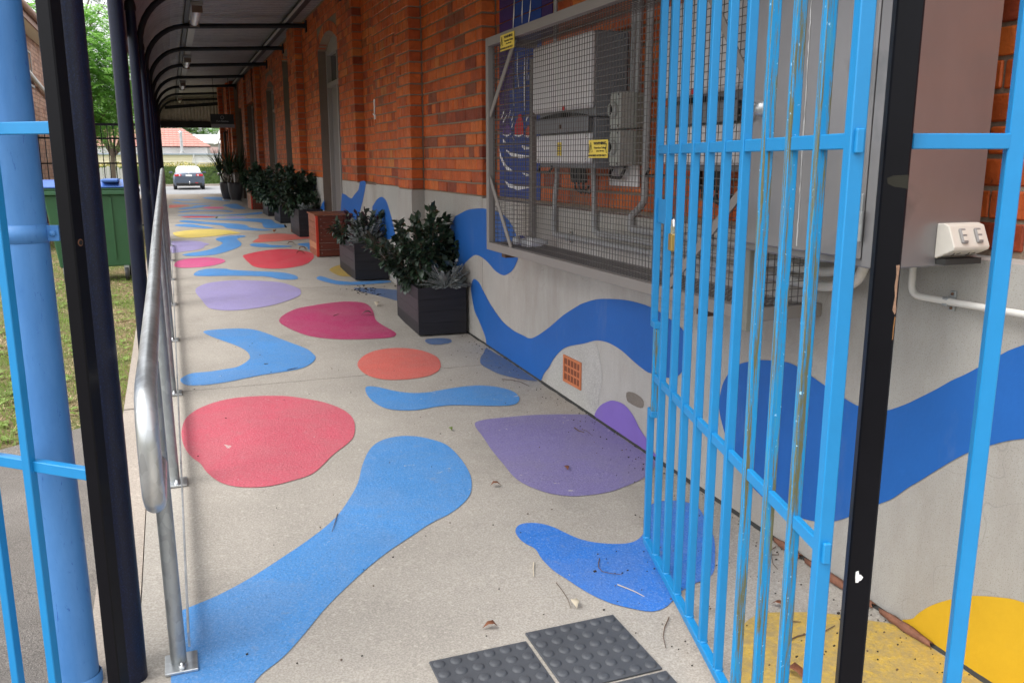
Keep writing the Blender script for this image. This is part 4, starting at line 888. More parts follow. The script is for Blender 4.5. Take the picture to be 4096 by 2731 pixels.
# ============================================================ ELECTRICAL GEAR INSIDE THE CAGE
def inverter(y0, y1, label):
    t = thing('inverter', label, 'inverter', (2.0, (y0 + y1) / 2, 1.42), 'inverters on the wall')
    MB().box(1.865, 1.90, y0 - .005, y1, 1.70, 2.045, 0, .012).build('front_cover', M['white_enc'], t)
    MB().box(1.90, 2.07, y0, y1 - .02, 1.66, 2.05, 0, .006).build('body', M['grey_enc'], t)
    MB().box(1.875, 1.899, y0 + .005, y1 - .03, 1.44, 1.585, 0, .006).build('lower_cover', M['white_enc'], t)
    MB().box(1.868, 1.8745, y0 + .012, y1 - .04, 1.592, 1.662, 0, .003).build('display_strip', M['grey_enc'], t)
    MB().box(1.90, 2.07, y0, y1 - .03, 1.42, 1.655, 0, .004).build('terminal_box', M['grey_enc'], t)
    sc = MB()
    for yy in (y0 + .04, y1 - .07):
        for zz in (1.455, 1.572): sc.lathe((1.8745, yy, zz), [(.009, 0), (.009, -.003), (.004, -.004), (0, -.002)], 10, 0, (1, 0, 0))
    sc.build('screw', M['chrome'], t)
    # arched vent grille: thin ribs
    gr = MB(); n = 26
    for i in range(n):
        f = (i + .5) / n; yy = y0 + .02 + (y1 - y0 - .06) * f; zt = 1.668 + .022 * math.sin(math.pi * f); gr.box(1.866, 1.874, yy - .002, yy + .002, 1.664, zt)
    gr.build('vent_ribs', M['plastic_black'], t)
    MB().box(1.862, 1.8645, y0 + .27, y0 + .30, 1.70, 1.722).build('brand_mark', M['red_ink'], t)
    lb = MB()
    lb.box(1.8735, 1.8745, (y0 + y1) / 2 - .02, (y0 + y1) / 2 + .035, 1.478, 1.545); lb.build('hazard_label', M['yellow'], t)
    ln_ = MB()
    for i in range(6): ln_.box(1.8725, 1.8733, (y0 + y1) / 2 - .014, (y0 + y1) / 2 + .028, 1.486 + i * .009, 1.4885 + i * .009)
    ln_.build('label_print', M['ink'], t)
    MB().box(1.8665, 1.8678, (y0 + y1) / 2 - .03, (y0 + y1) / 2 - .002, 1.61, 1.632).build('display_window', simple('dim_display', (.06, .025, .015), .2), t)
    # cable entry: black connectors and handle
    cn = MB()
    for i in range(4): yy = y0 + .22 + .045 * i; cn.cyl((1.95, yy, 1.42), (1.96, yy + .006, 1.345), .012, 10)
    for i in range(3): yy = y0 + .24 + .05 * i; cn.tube([(1.955, yy, 1.36), (1.97, yy + .02, 1.31), (1.98, yy - .03, 1.29), (1.985, yy - .06, 1.33)], .006, 6)
    cn.build('plug', M['plastic_black'], t)
    MB().tube([(1.90, y0 + .50, 1.425), (1.885, y0 + .50, 1.395), (1.885, y0 + .66, 1.392), (1.90, y0 + .66, 1.425)], .007, 8).build('handle', M['plastic_black'], t)
    return t
inverter(3.80, 4.50, 'white and grey wall inverter behind the mesh with a yellow sign in front of it')
inverter(2.62, 3.16, 'white and grey wall inverter seen between the bars of the blue gate')
for z0, lab in ((1.60, 'upper grey isolator switch box on the wall inside the cage'), (1.43, 'lower grey isolator switch box on the wall inside the cage')):
    t = thing('isolator', lab, 'isolator switch', (2.05, 3.70, z0), 'isolator switches'); h = .165 if z0 > 1.5 else .163
    MB().box(1.95, 2.03, 3.655, 3.755, z0, z0 + h, 0, .006).build('front', M['iso'], t); MB().box(2.03, 2.098, 3.65, 3.76, z0 + .002, z0 + h - .002, 0, .004).build('back_box', M['iso_dark'], t)
    MB().lathe((1.95, 3.705, z0 + .085), [(.034, 0), (.036, -.006), (.030, -.022), (.024, -.024), (.022, -.008), (0, -.008)], 24, 0, (1, 0, 0)).build('rotary_knob', M['iso'], t)
    MB().box(1.926, 1.944, 3.701, 3.709, z0 + .062, z0 + .108).build('knob_grip', M['plastic_black'], t)
    sc = MB()
    for yy in (3.667, 3.743):
        for zz in (.012, h - .012): sc.lathe((1.9495, yy, z0 + zz), [(.005, 0), (.005, -.002), (0, -.002)], 8, 0, (1, 0, 0))
    sc.build('screw', M['plastic_black'], t)
# backing plate with handle-like cable loop under the first inverter
bp = tag(MB().box(2.085, 2.094, 3.70, 4.0, 1.33, 1.46, 0, .002).build('label_plate', M['white_enc']), 'pale data plate on the bricks below the first inverter', 'label plate'); recenter(bp)
tag(MB().tube([(2.07, 3.93, 1.43), (2.05, 3.93, 1.385), (2.05, 3.91, 1.372), (2.05, 3.82, 1.372), (2.05, 3.80, 1.385), (2.07, 3.80, 1.43)], .008, 8).build('cable_loop', M['plastic_black']), 'black cable loop below the first inverter', 'cable'); recenter(C.objects[-1])
# conduits
def conduit(name, pts, r, mat, label, rib=False, clamps=(), grp=None):
    t = thing(name, label, 'conduit', tuple(pts[0]), grp)
    q = [Vector(p) for p in pts]; out = [q[0]]
    for i in range(1, len(q) - 1):
        a, b, c = q[i - 1], q[i], q[i + 1]; rr = min(.06 if r > .012 else .035, (a - b).length * .45, (b - c).length * .45); p0 = b + (a - b).normalized() * rr; p1 = b + (c - b).normalized() * rr
        for k in range(6): f = k / 5; out.append(p0 * (1 - f) ** 2 + b * 2 * f * (1 - f) + p1 * f * f)
    out.append(q[-1])
    if rib:
        dense = []; 
        for a, b in zip(out[:-1], out[1:]):
            n = max(1, int((b - a).length / .0035))
            for k in range(n): dense.append(a.lerp(b, k / n))
        dense.append(out[-1]); MB().tube(dense, r, 10, rs=[r * (1.0 if i % 2 else .86) for i in range(len(dense))]).build('corrugated_pipe', mat, t)
    else: MB().tube(out, r, 12).build('pipe', mat, t)
    for c in clamps:
        c = Vector(c); cl = MB().box(c.x - r - .003, 1.9985, c.y - .009, c.y + .009, c.z - r - .002, c.z + r + .002, 0, .002).box(1.992, 1.9985, c.y - .009, c.y + .009, c.z - r - .018, c.z + r + .018, 0, .001); o = cl.build('saddle', M['galv_dull'], t)
        MB().lathe((1.9915, c.y, c.z - r - .010), [(.0045, 0), (.004, -.003), (0, -.0035)], 8, 0, (1, 0, 0)).lathe((1.9915, c.y, c.z + r + .010), [(.0045, 0), (.004, -.003), (0, -.0035)], 8, 0, (1, 0, 0)).build('screw', simple('rusty_screw', (.14, .07, .04), .7), o)
    return t
XC = 1.978
conduit('flexible_conduit', [(1.985, 4.42, 1.42), (1.985, 4.44, 1.30), (XC, 4.45, 1.14)], .0145, M['conduit'], 'ribbed grey conduit dropping from the far end of the first inverter', True, grp='ribbed conduits')
conduit('rigid_conduit', [(XC, 4.45, 1.145), (XC, 4.45, 1.05), (XC, 2.45, 1.05)], .0155, M['conduit'], 'lowest of the grey conduits running level behind the cage mesh', clamps=[(XC, 4.25, 1.05), (XC, 3.35, 1.05)], grp='rigid grey conduits')
conduit('flexible_conduit', [(1.985, 3.98, 1.42), (1.985, 3.97, 1.30), (XC, 3.95, 1.19)], .0145, M['conduit'], 'ribbed grey conduit dropping from the near end of the first inverter', True, grp='ribbed conduits')
conduit('rigid_conduit', [(XC, 3.95, 1.195), (XC, 3.95, 1.097), (XC, 2.45, 1.097)], .0155, M['conduit'], 'middle of the three level grey conduits behind the cage mesh', clamps=[(XC, 3.0, 1.097)], grp='rigid grey conduits')
conduit('rigid_conduit', [(2.055, 3.58, 3.3), (2.055, 3.58, 1.26), (XC, 3.575, 1.20), (XC, 3.57, 1.145), (XC, 2.45, 1.145)], .0165, M['conduit'], 'grey conduit coming down the wall beside the isolators and turning level', clamps=[(XC, 3.1, 1.145)], grp='rigid grey conduits')
conduit('rigid_conduit', [(2.06, 3.69, 1.765), (2.06, 3.69, 3.3)], .013, M['conduit'], 'grey conduit rising from the near side of the upper isolator', grp='rigid grey conduits')
conduit('rigid_conduit', [(2.06, 3.74, 1.765), (2.06, 3.74, 3.3)], .013, M['conduit'], 'grey conduit rising from the far side of the upper isolator', grp='rigid grey conduits')
conduit('rigid_conduit', [(2.07, 4.66, 2.05), (2.07, 4.66, 3.35)], .012, M['conduit'], 'thin grey conduit on the bricks above the cage', grp='rigid grey conduits')
conduit('flexible_conduit', [(1.985, 2.72, 1.42), (1.985, 2.70, 1.2), (1.95, 2.62, 1.09)], .0145, M['conduit'], 'ribbed conduit hanging from the second inverter', True, grp='ribbed conduits')
for k in range(3):
    z = 1.05 + .047 * k
    conduit('flexible_conduit', [(XC, 2.45, z), (1.95, 2.22, z + .005), (1.90, 2.02 - .0 * k + .03 * k, z + .05), (1.88, 1.97 + .04 * k, 1.215)], .0165, M['conduit_white'], ['lowest of the ribbed pale conduits curving up into the steel cabinet', 'middle ribbed pale conduit curving up into the steel cabinet', 'topmost ribbed pale conduit curving up into the steel cabinet'][k], True, grp='ribbed conduits into the cabinet')
conduit('rigid_conduit', [(1.965, 1.885, 1.20), (1.965, 1.885, 1.078), (1.975, 1.70, 1.077), (1.977, .5, 1.09)], .0098, M['conduit_white'], 'cream conduit leaving the cabinet underside and running right along the wall', clamps=[(1.976, 1.765, 1.077)])
# two sodden bottles resting in the cage
for k, y in enumerate((4.60, 4.50)):
    t = thing('plastic_bottle', ['crushed clear plastic bottle with blue label lying in the cage corner', 'crumpled clear plastic bottle lying in the cage beside the rear post'][k], 'bottle', (1.90, y, Z0 + .035))
    MB().lathe((1.80, y, Z0 + .062), [(0, 0), (.022, .002), (.025, .02), (.022, .05), (.026, .08), (.024, .11), (.011, .135), (.011, .15), (0, .15)], 12, 0, (1, .35 * (1 - 2 * k), 0)).build('shell', simple('clear_plastic', (.5, .5, .52), .1, spec=.8), t)
    MB().lathe((1.80, y, Z0 + .062), [(.0265, .03), (.0275, .06)], 12, 0, (1, .35 * (1 - 2 * k), 0)).build('label', simple('blue_bottle_label', (.06, .08, .35), .4) if not k else M['white'], t)

# ============================================================ STEEL CABINET
cab = thing('steel_cabinet', 'large zinc grey steel meter cabinet on the wall behind the gate', 'cabinet', (1.8, 1.97, 1.18))
cx0, cx1, cy0, cy1, cz0, cz1 = 1.645, 1.998, 1.705, 2.262, 1.185, 2.9
MB().box(cx0 + .012, cx1, cy0, cy1, cz0, cz1, 0, .004).build('body', M['zinc'], cab)
dr = MB().box(cx0 - .006, cx0 + .010, cy0 + .045, cy1 + .012, cz0 + .022, cz1 - .02, 0, .004).build('door', M['zinc'], cab)
MB().box(cx0 - .004, cx0 + .010, cy0 - .004, cy0 + .040, cz0 + .004, cz1, 0, .002).build('door_frame', M['zinc'], cab)
kn = MB()
for yy in (2.150, 2.035, 1.918):
    for zz in (1.345, 1.412): kn.box(cx0 - .0125, cx0 - .0062, yy - .0125, yy + .0125, zz - .0165, zz + .0165, 0, .004)
for yy in (2.150, 2.035, 1.918):
    for zz in (1.79, 1.86): kn.box(cx0 - .0125, cx0 - .0062, yy - .0125, yy + .0125, zz - .0165, zz + .0165, 0, .004)
kn.build('pressed_knockouts', M['zinc'], dr)
MB().cyl((cx0 - .016, cy0 + .042, 1.255), (cx0 - .016, cy0 + .042, 1.33), .0075, 10).build('hinge', M['galv_dull'], cab); MB().box(cx0 - .012, cx0 - .0065, cy0 + .044, cy0 + .075, 1.30, 1.375, 0, .002).build('hinge_leaf', M['galv_dull'], cab)
sm_ = simple('wiped_smudge', (.16, .165, .17), .6)
lk = MB().lathe((cx0 - .006, 2.238, 1.600), [(.030, 0), (.030, -.010), (.026, -.020), (.012, -.022), (0, -.018)], 28, 0, (1, 0, 0)).build('lock_escutcheon', M['chrome'], cab)
MB().lathe((cx0 - .006, 2.180, 1.605), [(.022, 0), (.022, -.008), (.017, -.025), (0, -.027)], 24, 0, (1, 0, 0)).build('turn_knob', M['galv'], cab)
MB().box(cx0 - .0285, cx0 - .0265, 2.235, 2.241, 1.592, 1.606).build('keyhole', M['dark'], lk)
dr_s = MB(); yy = 2.005
zs_ = 2.3
pts = []
while zs_ > 1.215: pts.append((cx0 - .0072, yy + random.uniform(-.0015, .0015) - (2.3 - zs_) * .012, zs_)); zs_ -= .02
dr_s.tube(pts, .0012, 5, rs=[random.uniform(.0005, .0024) for _ in pts]); dr_s.build('sealant_drip', simple('white_drip', (.5, .5, .5), .8), cab)
# power outlet
po = thing('power_outlet', 'weathered cream double power outlet with two switches on the side of the cabinet', 'power outlet', (1.90, 1.66, 1.21))
xo0, xo1 = 1.845, 1.968
pr_ = [(1.705, 1.298), (1.685, 1.299), (1.668, 1.294), (1.644, 1.240), (1.647, 1.232), (1.700, 1.208), (1.705, 1.208)]
b = MB().prism([(xo0, y, z) for y, z in pr_], (xo1 - xo0, 0, 0)); b.build('housing', M['outlet'], po, bev=.003)
fnv = Vector((0, 1.235 - 1.300, 0)); A_ = Vector((0, 1.668, 1.294)); B_ = Vector((0, 1.644, 1.240)); dn = (B_ - A_).normalized(); no = Vector((0, dn.z, -dn.y)); no = no if no.y < 0 else -no
for xx in (1.882, 1.934):
    c = A_.lerp(B_, .5) + Vector((xx, 0, 0)) + no * .003
    sw = MB().obox(c, ((1, 0, 0), dn, no), (.0105, .020, .0045), 0, .003).build('switch', M['switch'], po)
    MB().obox(c + dn * .008 + no * .0052, ((1, 0, 0), dn, no), (.0065, .0055, .0006)).obox(c - dn * .008 + no * .0052, ((1, 0, 0), dn, no), (.0065, .0055, .0006)).build('rocker_mark', M['outlet'], sw)
    pn = MB(); bd = (Vector((0, 1.700, 1.208)) - Vector((0, 1.647, 1.232))).normalized(); bn = Vector((0, bd.z, -bd.y)); bn = bn if bn.z < 0 else -bn; cc = Vector((xx, 1.6735, 1.220)) + bn * .0005
    for s_, an in ((-1, .5), (1, -.5)):
        q = Vector((1, 0, 0)) * math.cos(an) * 0 + bd; pn.obox(cc + Vector((.008 * s_, 0, 0)) - bd * .004, ((Vector((1, 0, 0)) * math.sin(an) + bd * math.cos(an)), bn.cross(Vector((1, 0, 0)) * math.sin(an) + bd * math.cos(an)), bn), (.005, .0012, .0006))
    pn.obox(cc + bd * .010, (bd, Vector((1, 0, 0)), bn), (.005, .0012, .0006)); pn.build('socket_slots', M['dark'], po)
MB().box(1.85, 1.975, 1.672, 1.704, 1.192, 1.207).build('gasket', M['slag'], po)

# ============================================================ TACTILE PAVERS
def paver(x0, y0, label, proto=[None]):
    if proto[0] is None:
        t = thing('tactile_paver', label, 'tactile paver', (x0, y0, floor_z(y0)), 'charcoal tactile pavers'); z = floor_z(y0)
        MB().box(x0, x0 + .296, y0 - .296, y0, z + .0005, z + .0075, 0, .0015).build('base_tile', M['tgsi'], t)
        me = None
        for i in range(6):
            for j in range(6):
                cx_, cy_ = x0 + .0235 + .0498 * i, y0 - .0235 - .0498 * j
                if me is None:
                    o = MB().lathe((cx_, cy_, z + .0073), [(.0175, 0), (.0165, .0022), (.0125, .0048), (.0118, .0052), (0, .0052)], 20).build('stud', M['tgsi'], t); me = o; base = (cx_, cy_)
                else:
                    o = me.copy(); C.objects.link(o); o.parent = t; o.location = me.location + Vector((cx_ - base[0], cy_ - base[1], 0))
        t.rotation_euler = (math.atan(.031), 0, 0); proto[0] = t; return t
    t = copy_tree(proto[0]); t.location = (x0, y0, floor_z(y0)); t['label'] = label; return t
paver(.889, 2.182, 'black tactile paver with round studs, nearest the gate foot')
paver(.580, 2.142, 'black tactile paver with round studs, left of the other at the bottom edge')
paver(.893, 1.873, 'black tactile paver cut off by the bottom edge, below the gate side one')
paver(.576, 1.830, 'black tactile paver below the left one, outside the walkway mouth')
# ============================================================ PLANTERS, BOXES AND PLANTS
def leaf_faces(b, base, d, n, L, Wd, mi=0, curl=.25):
    d = d.normalized(); s_ = d.cross(n); 
    if s_.length < 1e-3: s_ = d.cross(Vector((0.3, .5, .8)))
    s_.normalize(); n = s_.cross(d)
    m1 = base + d * L * .35 + n * L * curl * .25; m2 = base + d * L * .72 + n * L * curl * .12; tip = base + d * L - n * L * curl * .35
    b.add([base, m1 + s_ * Wd * .5 + n * Wd * .16, m1, m1 - s_ * Wd * .5 + n * Wd * .16, m2 + s_ * Wd * .40 + n * Wd * .12, m2, m2 - s_ * Wd * .40 + n * Wd * .12, tip],
          [(0, 2, 1), (0, 3, 2), (1, 2, 5, 4), (2, 3, 6, 5), (4, 5, 7), (5, 6, 7)], mi, True)
def rv(s=1.): return Vector((random.uniform(-s, s), random.uniform(-s, s), random.uniform(-s, s)))
def shrub(name, label, cat, base, ext, h, nleaf, L, mats, nstem=10, singles=0, lean=(0, 0), grp=None, wratio=.45, seed=1):
    random.seed(seed); base = Vector(base); t = thing(name, label, cat, tuple(base), grp); sb = MB(); tips = []
    for k in range(nstem):
        a = random.uniform(0, 6.28); r = math.sqrt(random.random()); q = base + Vector((math.cos(a) * r * ext[0] * .35, math.sin(a) * r * ext[1] * .35, 0))
        e = base + Vector((math.cos(a) * r * ext[0] + lean[0] * random.random(), math.sin(a) * r * ext[1] + lean[1] * random.random(), h * random.uniform(.55, 1.05) * (1 - .35 * r)))
        m_ = q.lerp(e, .5) + rv(.02) + Vector((0, 0, .04)); P_ = []
        for i in range(9): f = i / 8; P_.append(q * (1 - f) ** 2 + m_ * 2 * f * (1 - f) + e * f * f)
        sb.tube(P_, .004, 5, rs=[.0045 * (1 - .6 * i / 8) for i in range(9)]); tips.append(P_)
    sb.build('stem', M['stem'], t)
    b = MB(); one = 0; meshes = []
    for i in range(nleaf):
        P_ = random.choice(tips); f = random.random() ** .65; p = P_[int(f * 8)] + rv(.012)
        out = (p - (base + Vector((0, 0, h * .25)))); d = out.normalized() * .9 + rv(.75) + Vector((0, 0, -.12)); n = Vector((0, 0, 1)) + rv(.5); l = L * random.uniform(.6, 1.15)
        side = (p - Vector((0, 0, EYE))).dot(FW); face = out.dot(Vector((-.6, -1, .2)))
        if one < singles and face > ext[0] * .25 and random.random() < .6:
            if len(meshes) < 14:
                q = MB(); leaf_faces(q, Vector((0, 0, 0)), d, n, l, l * wratio, 0); o = q.build('leaf', mats[0], t); o.location = p - t.location; meshes.append(o)
            else:
                o = random.choice(meshes).copy(); C.objects.link(o); o.parent = t; o.location = p - t.location; o.rotation_euler = (random.uniform(-.5, .5), random.uniform(-.5, .5), random.uniform(0, 6.28))
            one += 1
        else: leaf_faces(b, p, d, n, l, l * wratio, random.randrange(len(mats)))
    b.build('foliage', mats, t, kind='stuff'); return t
def dusty(label, base, r, h, seed=3, col='silver', name='silver_bush', cat='plant', n=60):
    random.seed(seed); base = Vector(base); t = thing(name, label, cat, tuple(base)); b = MB()
    for k in range(n):
        a = random.uniform(0, 6.28); e = random.uniform(.2, 1.2); d = Vector((math.cos(a) * math.cos(e), math.sin(a) * math.cos(e), math.sin(e))); p0 = base + Vector((math.cos(a), math.sin(a), 0)) * r * .1; ln_ = random.uniform(.6, 1) * math.hypot(r * math.cos(e), h * math.sin(e))
        n_ = Vector((0, 0, 1)) + rv(.3); s_ = d.cross(n_).normalized(); w0 = .006
        P_ = [p0 + d * ln_ * f - Vector((0, 0, .03 * f * f)) for f in (0, .35, .55, .75, .9, 1)]
        b.tube(P_, .0014, 4)
        for i, f in enumerate((2, 3, 4, 5)):
            for sg in (-1, 1): leaf_faces(b, P_[f], d + s_ * sg * 1.2, n_, .036 * (1 - .08 * i), .022, 0, .1)
        leaf_faces(b, P_[5], d, n_, .034, .024, 0, .1); leaf_faces(b, P_[2], d, n_, .06, .018, 0, .1)
    b.build('felted_leaves', M[col], t, kind='stuff'); return t
def planter(x0, y0, w_, l_, h, label, rz=0):
    z = floor_z(y0 + l_ / 2) + .002; sl_ = .031 if y0 < 11.5 else .005
    t = thing('planter_box', label, 'planter', (x0 + w_ / 2, y0 + l_ / 2, z), 'charcoal timber planters along the wall')
    nb_ = 4; hb = h / nb_
    for k in range(nb_):
        za = z + hb * k + .0004; zb = z + hb * (k + 1) - .0004
        MB().box(x0, x0 + w_, y0, y0 + .02, za, zb, 0, .0005).build('board', M['planter'], t)
        MB().box(x0, x0 + .02, y0 + .0205, y0 + l_ - .02, za, zb, 0, .0015).build('board', M['planter_l'] if k in (1, 2) else M['planter'], t)
        MB().box(x0 + w_ - .02, x0 + w_, y0 + .0205, y0 + l_ - .02, za, zb).build('board', M['planter'], t); MB().box(x0, x0 + w_, y0 + l_ - .0195, y0 + l_, za, zb).build('board', M['planter'], t)
    MB().box(x0 + .021, x0 + w_ - .021, y0 + .021, y0 + l_ - .021, z + .02, z + h - .045).build('soil', M['soil'], t)
    t.rotation_euler = (0, 0, rz); return z + h - .045
zt = planter(1.632, 6.02, .362, .82, .345, 'charcoal timber planter nearest the camera, under the tall leafy shrub', R(-3))
shrub('leafy_shrub', 'tall dark green glossy shrub in the planter nearest the camera', 'shrub', (1.76, 6.46, zt), (.36, .54), .62, 2300, .070, [M['leaf'], M['leaf'], M['leaf2']], 34, 230, (-.20, .10), seed=5, wratio=.62)
shrub('leafy_shrub', 'upright dark shrub at the wall side of the nearest planter', 'shrub', (1.80, 6.36, zt), (.20, .24), .84, 520, .085, [M['leaf'], M['leaf']], 13, 60, (.03, 0), seed=9, wratio=.56)
dusty('silver leaved bush at the front corner of the nearest planter', (1.84, 6.09, zt + .03), .19, .23, 4, n=60)
zt = planter(1.662, 8.56, .336, .98, .36, 'charcoal timber planter second from the camera, holding silver and purple plants', R(-1.5))
dusty('silver leaved bush in the second planter', (1.80, 8.74, zt), .17, .36, 6, n=80)
shrub('purple_shrub', 'purple leaved plant in the second planter', 'shrub', (1.82, 9.0, zt), (.20, .26), .44, 520, .075, [M['leaf_purple'], M['leaf_purple'], M['leaf2']], 16, 0, seed=11)
shrub('leafy_shrub', 'grey green drooping plant at the front edge of the second planter', 'shrub', (1.74, 9.15, zt), (.18, .34), .38, 420, .085, [M['leaf2'], M['leaf']], 14, 0, (-.07, 0), seed=12)
shrub('leafy_shrub', 'small green plant between the second planter and the nearest shrub', 'shrub', (1.86, 8.70, zt), (.20, .16), .42, 330, .07, [M['leaf'], M['leaf2']], 8, 0, seed=13)
zt = planter(1.655, 12.6, .34, .95, .385, 'charcoal timber planter third from the camera, just past the red box')
dusty('silver leaved bush in the third planter', (1.80, 12.85, zt), .14, .16, 8, n=34)
shrub('leafy_shrub', 'sparse dark plant at the wall side of the third planter', 'shrub', (1.92, 12.8, zt), (.12, .12), .30, 70, .10, [M['leaf']], 6, 0, seed=21)
shrub('leafy_shrub', 'wide dark shrub spilling over the third planter', 'shrub', (1.70, 13.25, zt), (.38, .50), .72, 2000, .11, [M['leaf'], M['leaf'], M['leaf2']], 26, 0, (-.06, 0), seed=22)
zt = planter(1.70, 15.3, .29, .9, .36, 'charcoal timber planter fourth from the camera')
shrub('leafy_shrub', 'bushy dark shrub trailing down the front of the fourth planter', 'shrub', (1.74, 15.6, zt - .05), (.42, .5), .80, 2000, .115, [M['leaf'], M['leaf2']], 30, 0, (-.10, -.05), seed=23)
zt = planter(1.69, 17.2, .30, .95, .37, 'charcoal timber planter farthest from the camera')
shrub('leafy_shrub', 'dark shrub in the farthest timber planter', 'shrub', (1.72, 17.6, zt), (.44, .55), .82, 2000, .115, [M['leaf']], 28, 0, (-.06, 0), seed=24)
def crate(x0, y0, w_, l_, h, label, pale):
    z = floor_z(y0 + .2) + .002; t = thing('timber_box', label, 'timber box', (x0 + w_ / 2, y0 + l_ / 2, z), 'red brown timber boxes'); n = 6; hb = (h - .02) / n
    for k in range(n):
        za, zb = z + hb * k + .0015, z + hb * (k + 1) - .0015
        MB().box(x0 + .03, x0 + w_, y0 + .002, y0 + .02, za, zb, 0, .002).build('board', M['merbau_d'], t)
        MB().box(x0, x0 + .018, y0 + .02, y0 + l_, za, zb, 0, .002).build('board', M['timber_pale'] if pale and k == 1 else (M['timber_pale'] if pale == 2 else M['merbau']), t)
        MB().box(x0 + w_ - .018, x0 + w_, y0 + .02, y0 + l_, za, zb).build('board', M['merbau'], t)
    MB().box(x0 - .002, x0 + .028, y0 - .004, y0 + .0185, z, z + h - .018, 0, .002).build('corner_post', M['red_trim'], t)
    MB().box(x0 - .014, x0 + w_ + .005, y0 - .016, y0 + l_ + .012, z + h - .018, z + h, 0, .003).build('lid', M['merbau'], t)
    sc = MB()
    for k in range(n): sc.lathe((x0 + .06, y0 + .0015, z + hb * (k + .5)), [(.004, 0), (0, -.0012)], 8, 0, (0, 1, 0))
    sc.build('screw', M['galv_dull'], t); return t
crate(1.555, 10.38, .43, .58, .50, 'red brown slatted timber box with a flat lid between two planters', 1)
crate(1.575, 19.45, .40, .9, .44, 'red edged timber box under dark foliage near the far end', 2)
def potted(x, y, r, h, label, plab, grp, seed, small=False):
    z = floor_z(y); t = thing('plant_pot', label, 'plant pot', (x, y, z), grp)
    MB().lathe((x, y, z + .03), [(r * .62, 0), (r * .78, h * .2), (r * .93, h * .5), (r, h * .85), (r, h), (r * .92, h), (r * .9, h * .9)], 32).build('pot_body', M['pot'], t)
    MB().lathe((x, y, z), [(r * .75, .001), (r * .78, .028), (0, .03)], 24).build('saucer', M['conduit'], t)
    MB().lathe((x, y, z + .03 + h * .93), [(0, 0), (r * .92, 0)], 24).build('mulch', M['mulch'], t)
    random.seed(seed); p = thing('strappy_plant', plab, 'plant', (x, y, z + h), 'spiky plants in dark pots'); s_ = MB(); b = MB()
    for k in range(4):
        a = random.uniform(0, 6.28); q = Vector((x + math.cos(a) * r * .4, y + math.sin(a) * r * .4, z + h)); e = q + Vector((math.cos(a) * .08, math.sin(a) * .08, random.uniform(.15, .55))); s_.tube([q, q.lerp(e, .5) + rv(.01), e], .012, 7)
        for j in range(46):
            d = Vector((random.gauss(0, 1), random.gauss(0, 1), random.uniform(.1, 2.6))).normalized(); L = random.uniform(.45, .85); sd_ = d.cross(Vector((0, 0, 1))).normalized(); pts = [e + d * L * f - Vector((0, 0, .32 * L * f * f * (1.3 - d.z))) for f in (0, .3, .6, .85, 1)]
            for i, (pp, w_) in enumerate(zip(pts, (.009, .011, .009, .005, .0008))): b.v += [pp + sd_ * w_, pp - sd_ * w_]
            n0 = len(b.v) - 10
            for i in range(4): b.f.append((n0 + 2 * i, n0 + 2 * i + 1, n0 + 2 * i + 3, n0 + 2 * i + 2)); b.m.append(0); b.sm.append(True); b.col.append(None)
    s_.build('stem', M['stem'], p); b.build('strap_leaves', M['dracaena'], p, kind='stuff')
potted(1.515, 23.15, .185, .43, 'large dark round pot with a spiky plant, the nearer of two', 'spiky strap leaved plant in the nearer dark pot', 'dark round pots', 31)
potted(1.345, 23.75, .175, .43, 'large dark round pot half hidden behind the nearer one', 'spiky strap leaved plant in the pot half hidden behind', 'dark round pots', 32)
z = floor_z(25)
t = thing('square_planter', 'tall narrow black square planter with a small plant by the end pier', 'planter', (1.43, 25.0, z)); MB().box(1.34, 1.52, 24.9, 25.08, z, z + .38, 0, .004).build('tub', M['pot'], t)
MB().box(1.36, 1.50, 24.92, 25.06, z + .381, z + .384).build('soil', M['soil'], t)
shrub('leafy_shrub', 'small green plant in the tall square planter', 'shrub', (1.43, 24.99, z + .38), (.14, .14), .2, 90, .07, [M['leaf2']], 6, 0, seed=44)
# black panel sign and brackets on the far wall
t = tag(MB().box(1.475, 1.505, 25.9, 26.15, 1.0, 2.2).build('notice_board', M['sign_black']), 'tall black panel leaning on the brick pier at the far end', 'board'); recenter(t)
t = tag(MB().box(1.52, 1.545, 25.2, 25.24, 1.3, 2.25).box(1.47, 1.545, 25.2, 25.24, 2.16, 2.2).build('wall_bracket', M['black']), 'black bracket on the far brick wall', 'bracket'); recenter(t)

# ============================================================ LITTER ON THE FLOOR
random.seed(70)
def floor_pt(u, v): q = on_floor(u, v); q.z = floor_z(q.y) + .0045; return q
def twig(label, px, r=.0016, mat='twig'):
    pts = [floor_pt(u, v) for u, v in px]; pts = [p + Vector((0, 0, .002)) for p in pts]
    o = MB().tube(pts, r, 5, rs=[r * (1 - .5 * i / (len(pts) - 1)) for i in range(len(pts))]).build('twig', M[mat]); recenter(o); return tag(o, label, 'twig', 'dry twigs on the floor')
sz = lambda pts, ox=1600, oy=2000, s_=2.138: [(ox + x / s_, oy + y / s_) for x, y in pts]
twig('short pale twig lying beside the bright blue shape', sz([(1145, 545), (1141, 600), (1145, 665)]), .0026, 'twig_pale')
twig('curved red brown twig on the bright blue shape', sz([(1707, 510), (1697, 550), (1700, 590), (1728, 622), (1800, 638), (1900, 650)]), .0018)
twig('pale straight twig near the gate foot on the bright blue shape', sz([(1860, 735), (1950, 770), (2020, 800), (2090, 838)]), .0022, 'twig_pale')
twig('thin brown twig above the tactile pavers', sz([(1335, 718), (1390, 790), (1435, 860), (1462, 938)]), .0014)
twig('dark curved twig between the paver and the gate', sz([(2300, 1015), (2262, 1100), (2250, 1180), (2272, 1278)]), .0020)
twig('long thin twig near the wall above the coral shape', [(2007, 1521), (2045, 1522), (2080, 1530), (2115, 1547)], .0022)
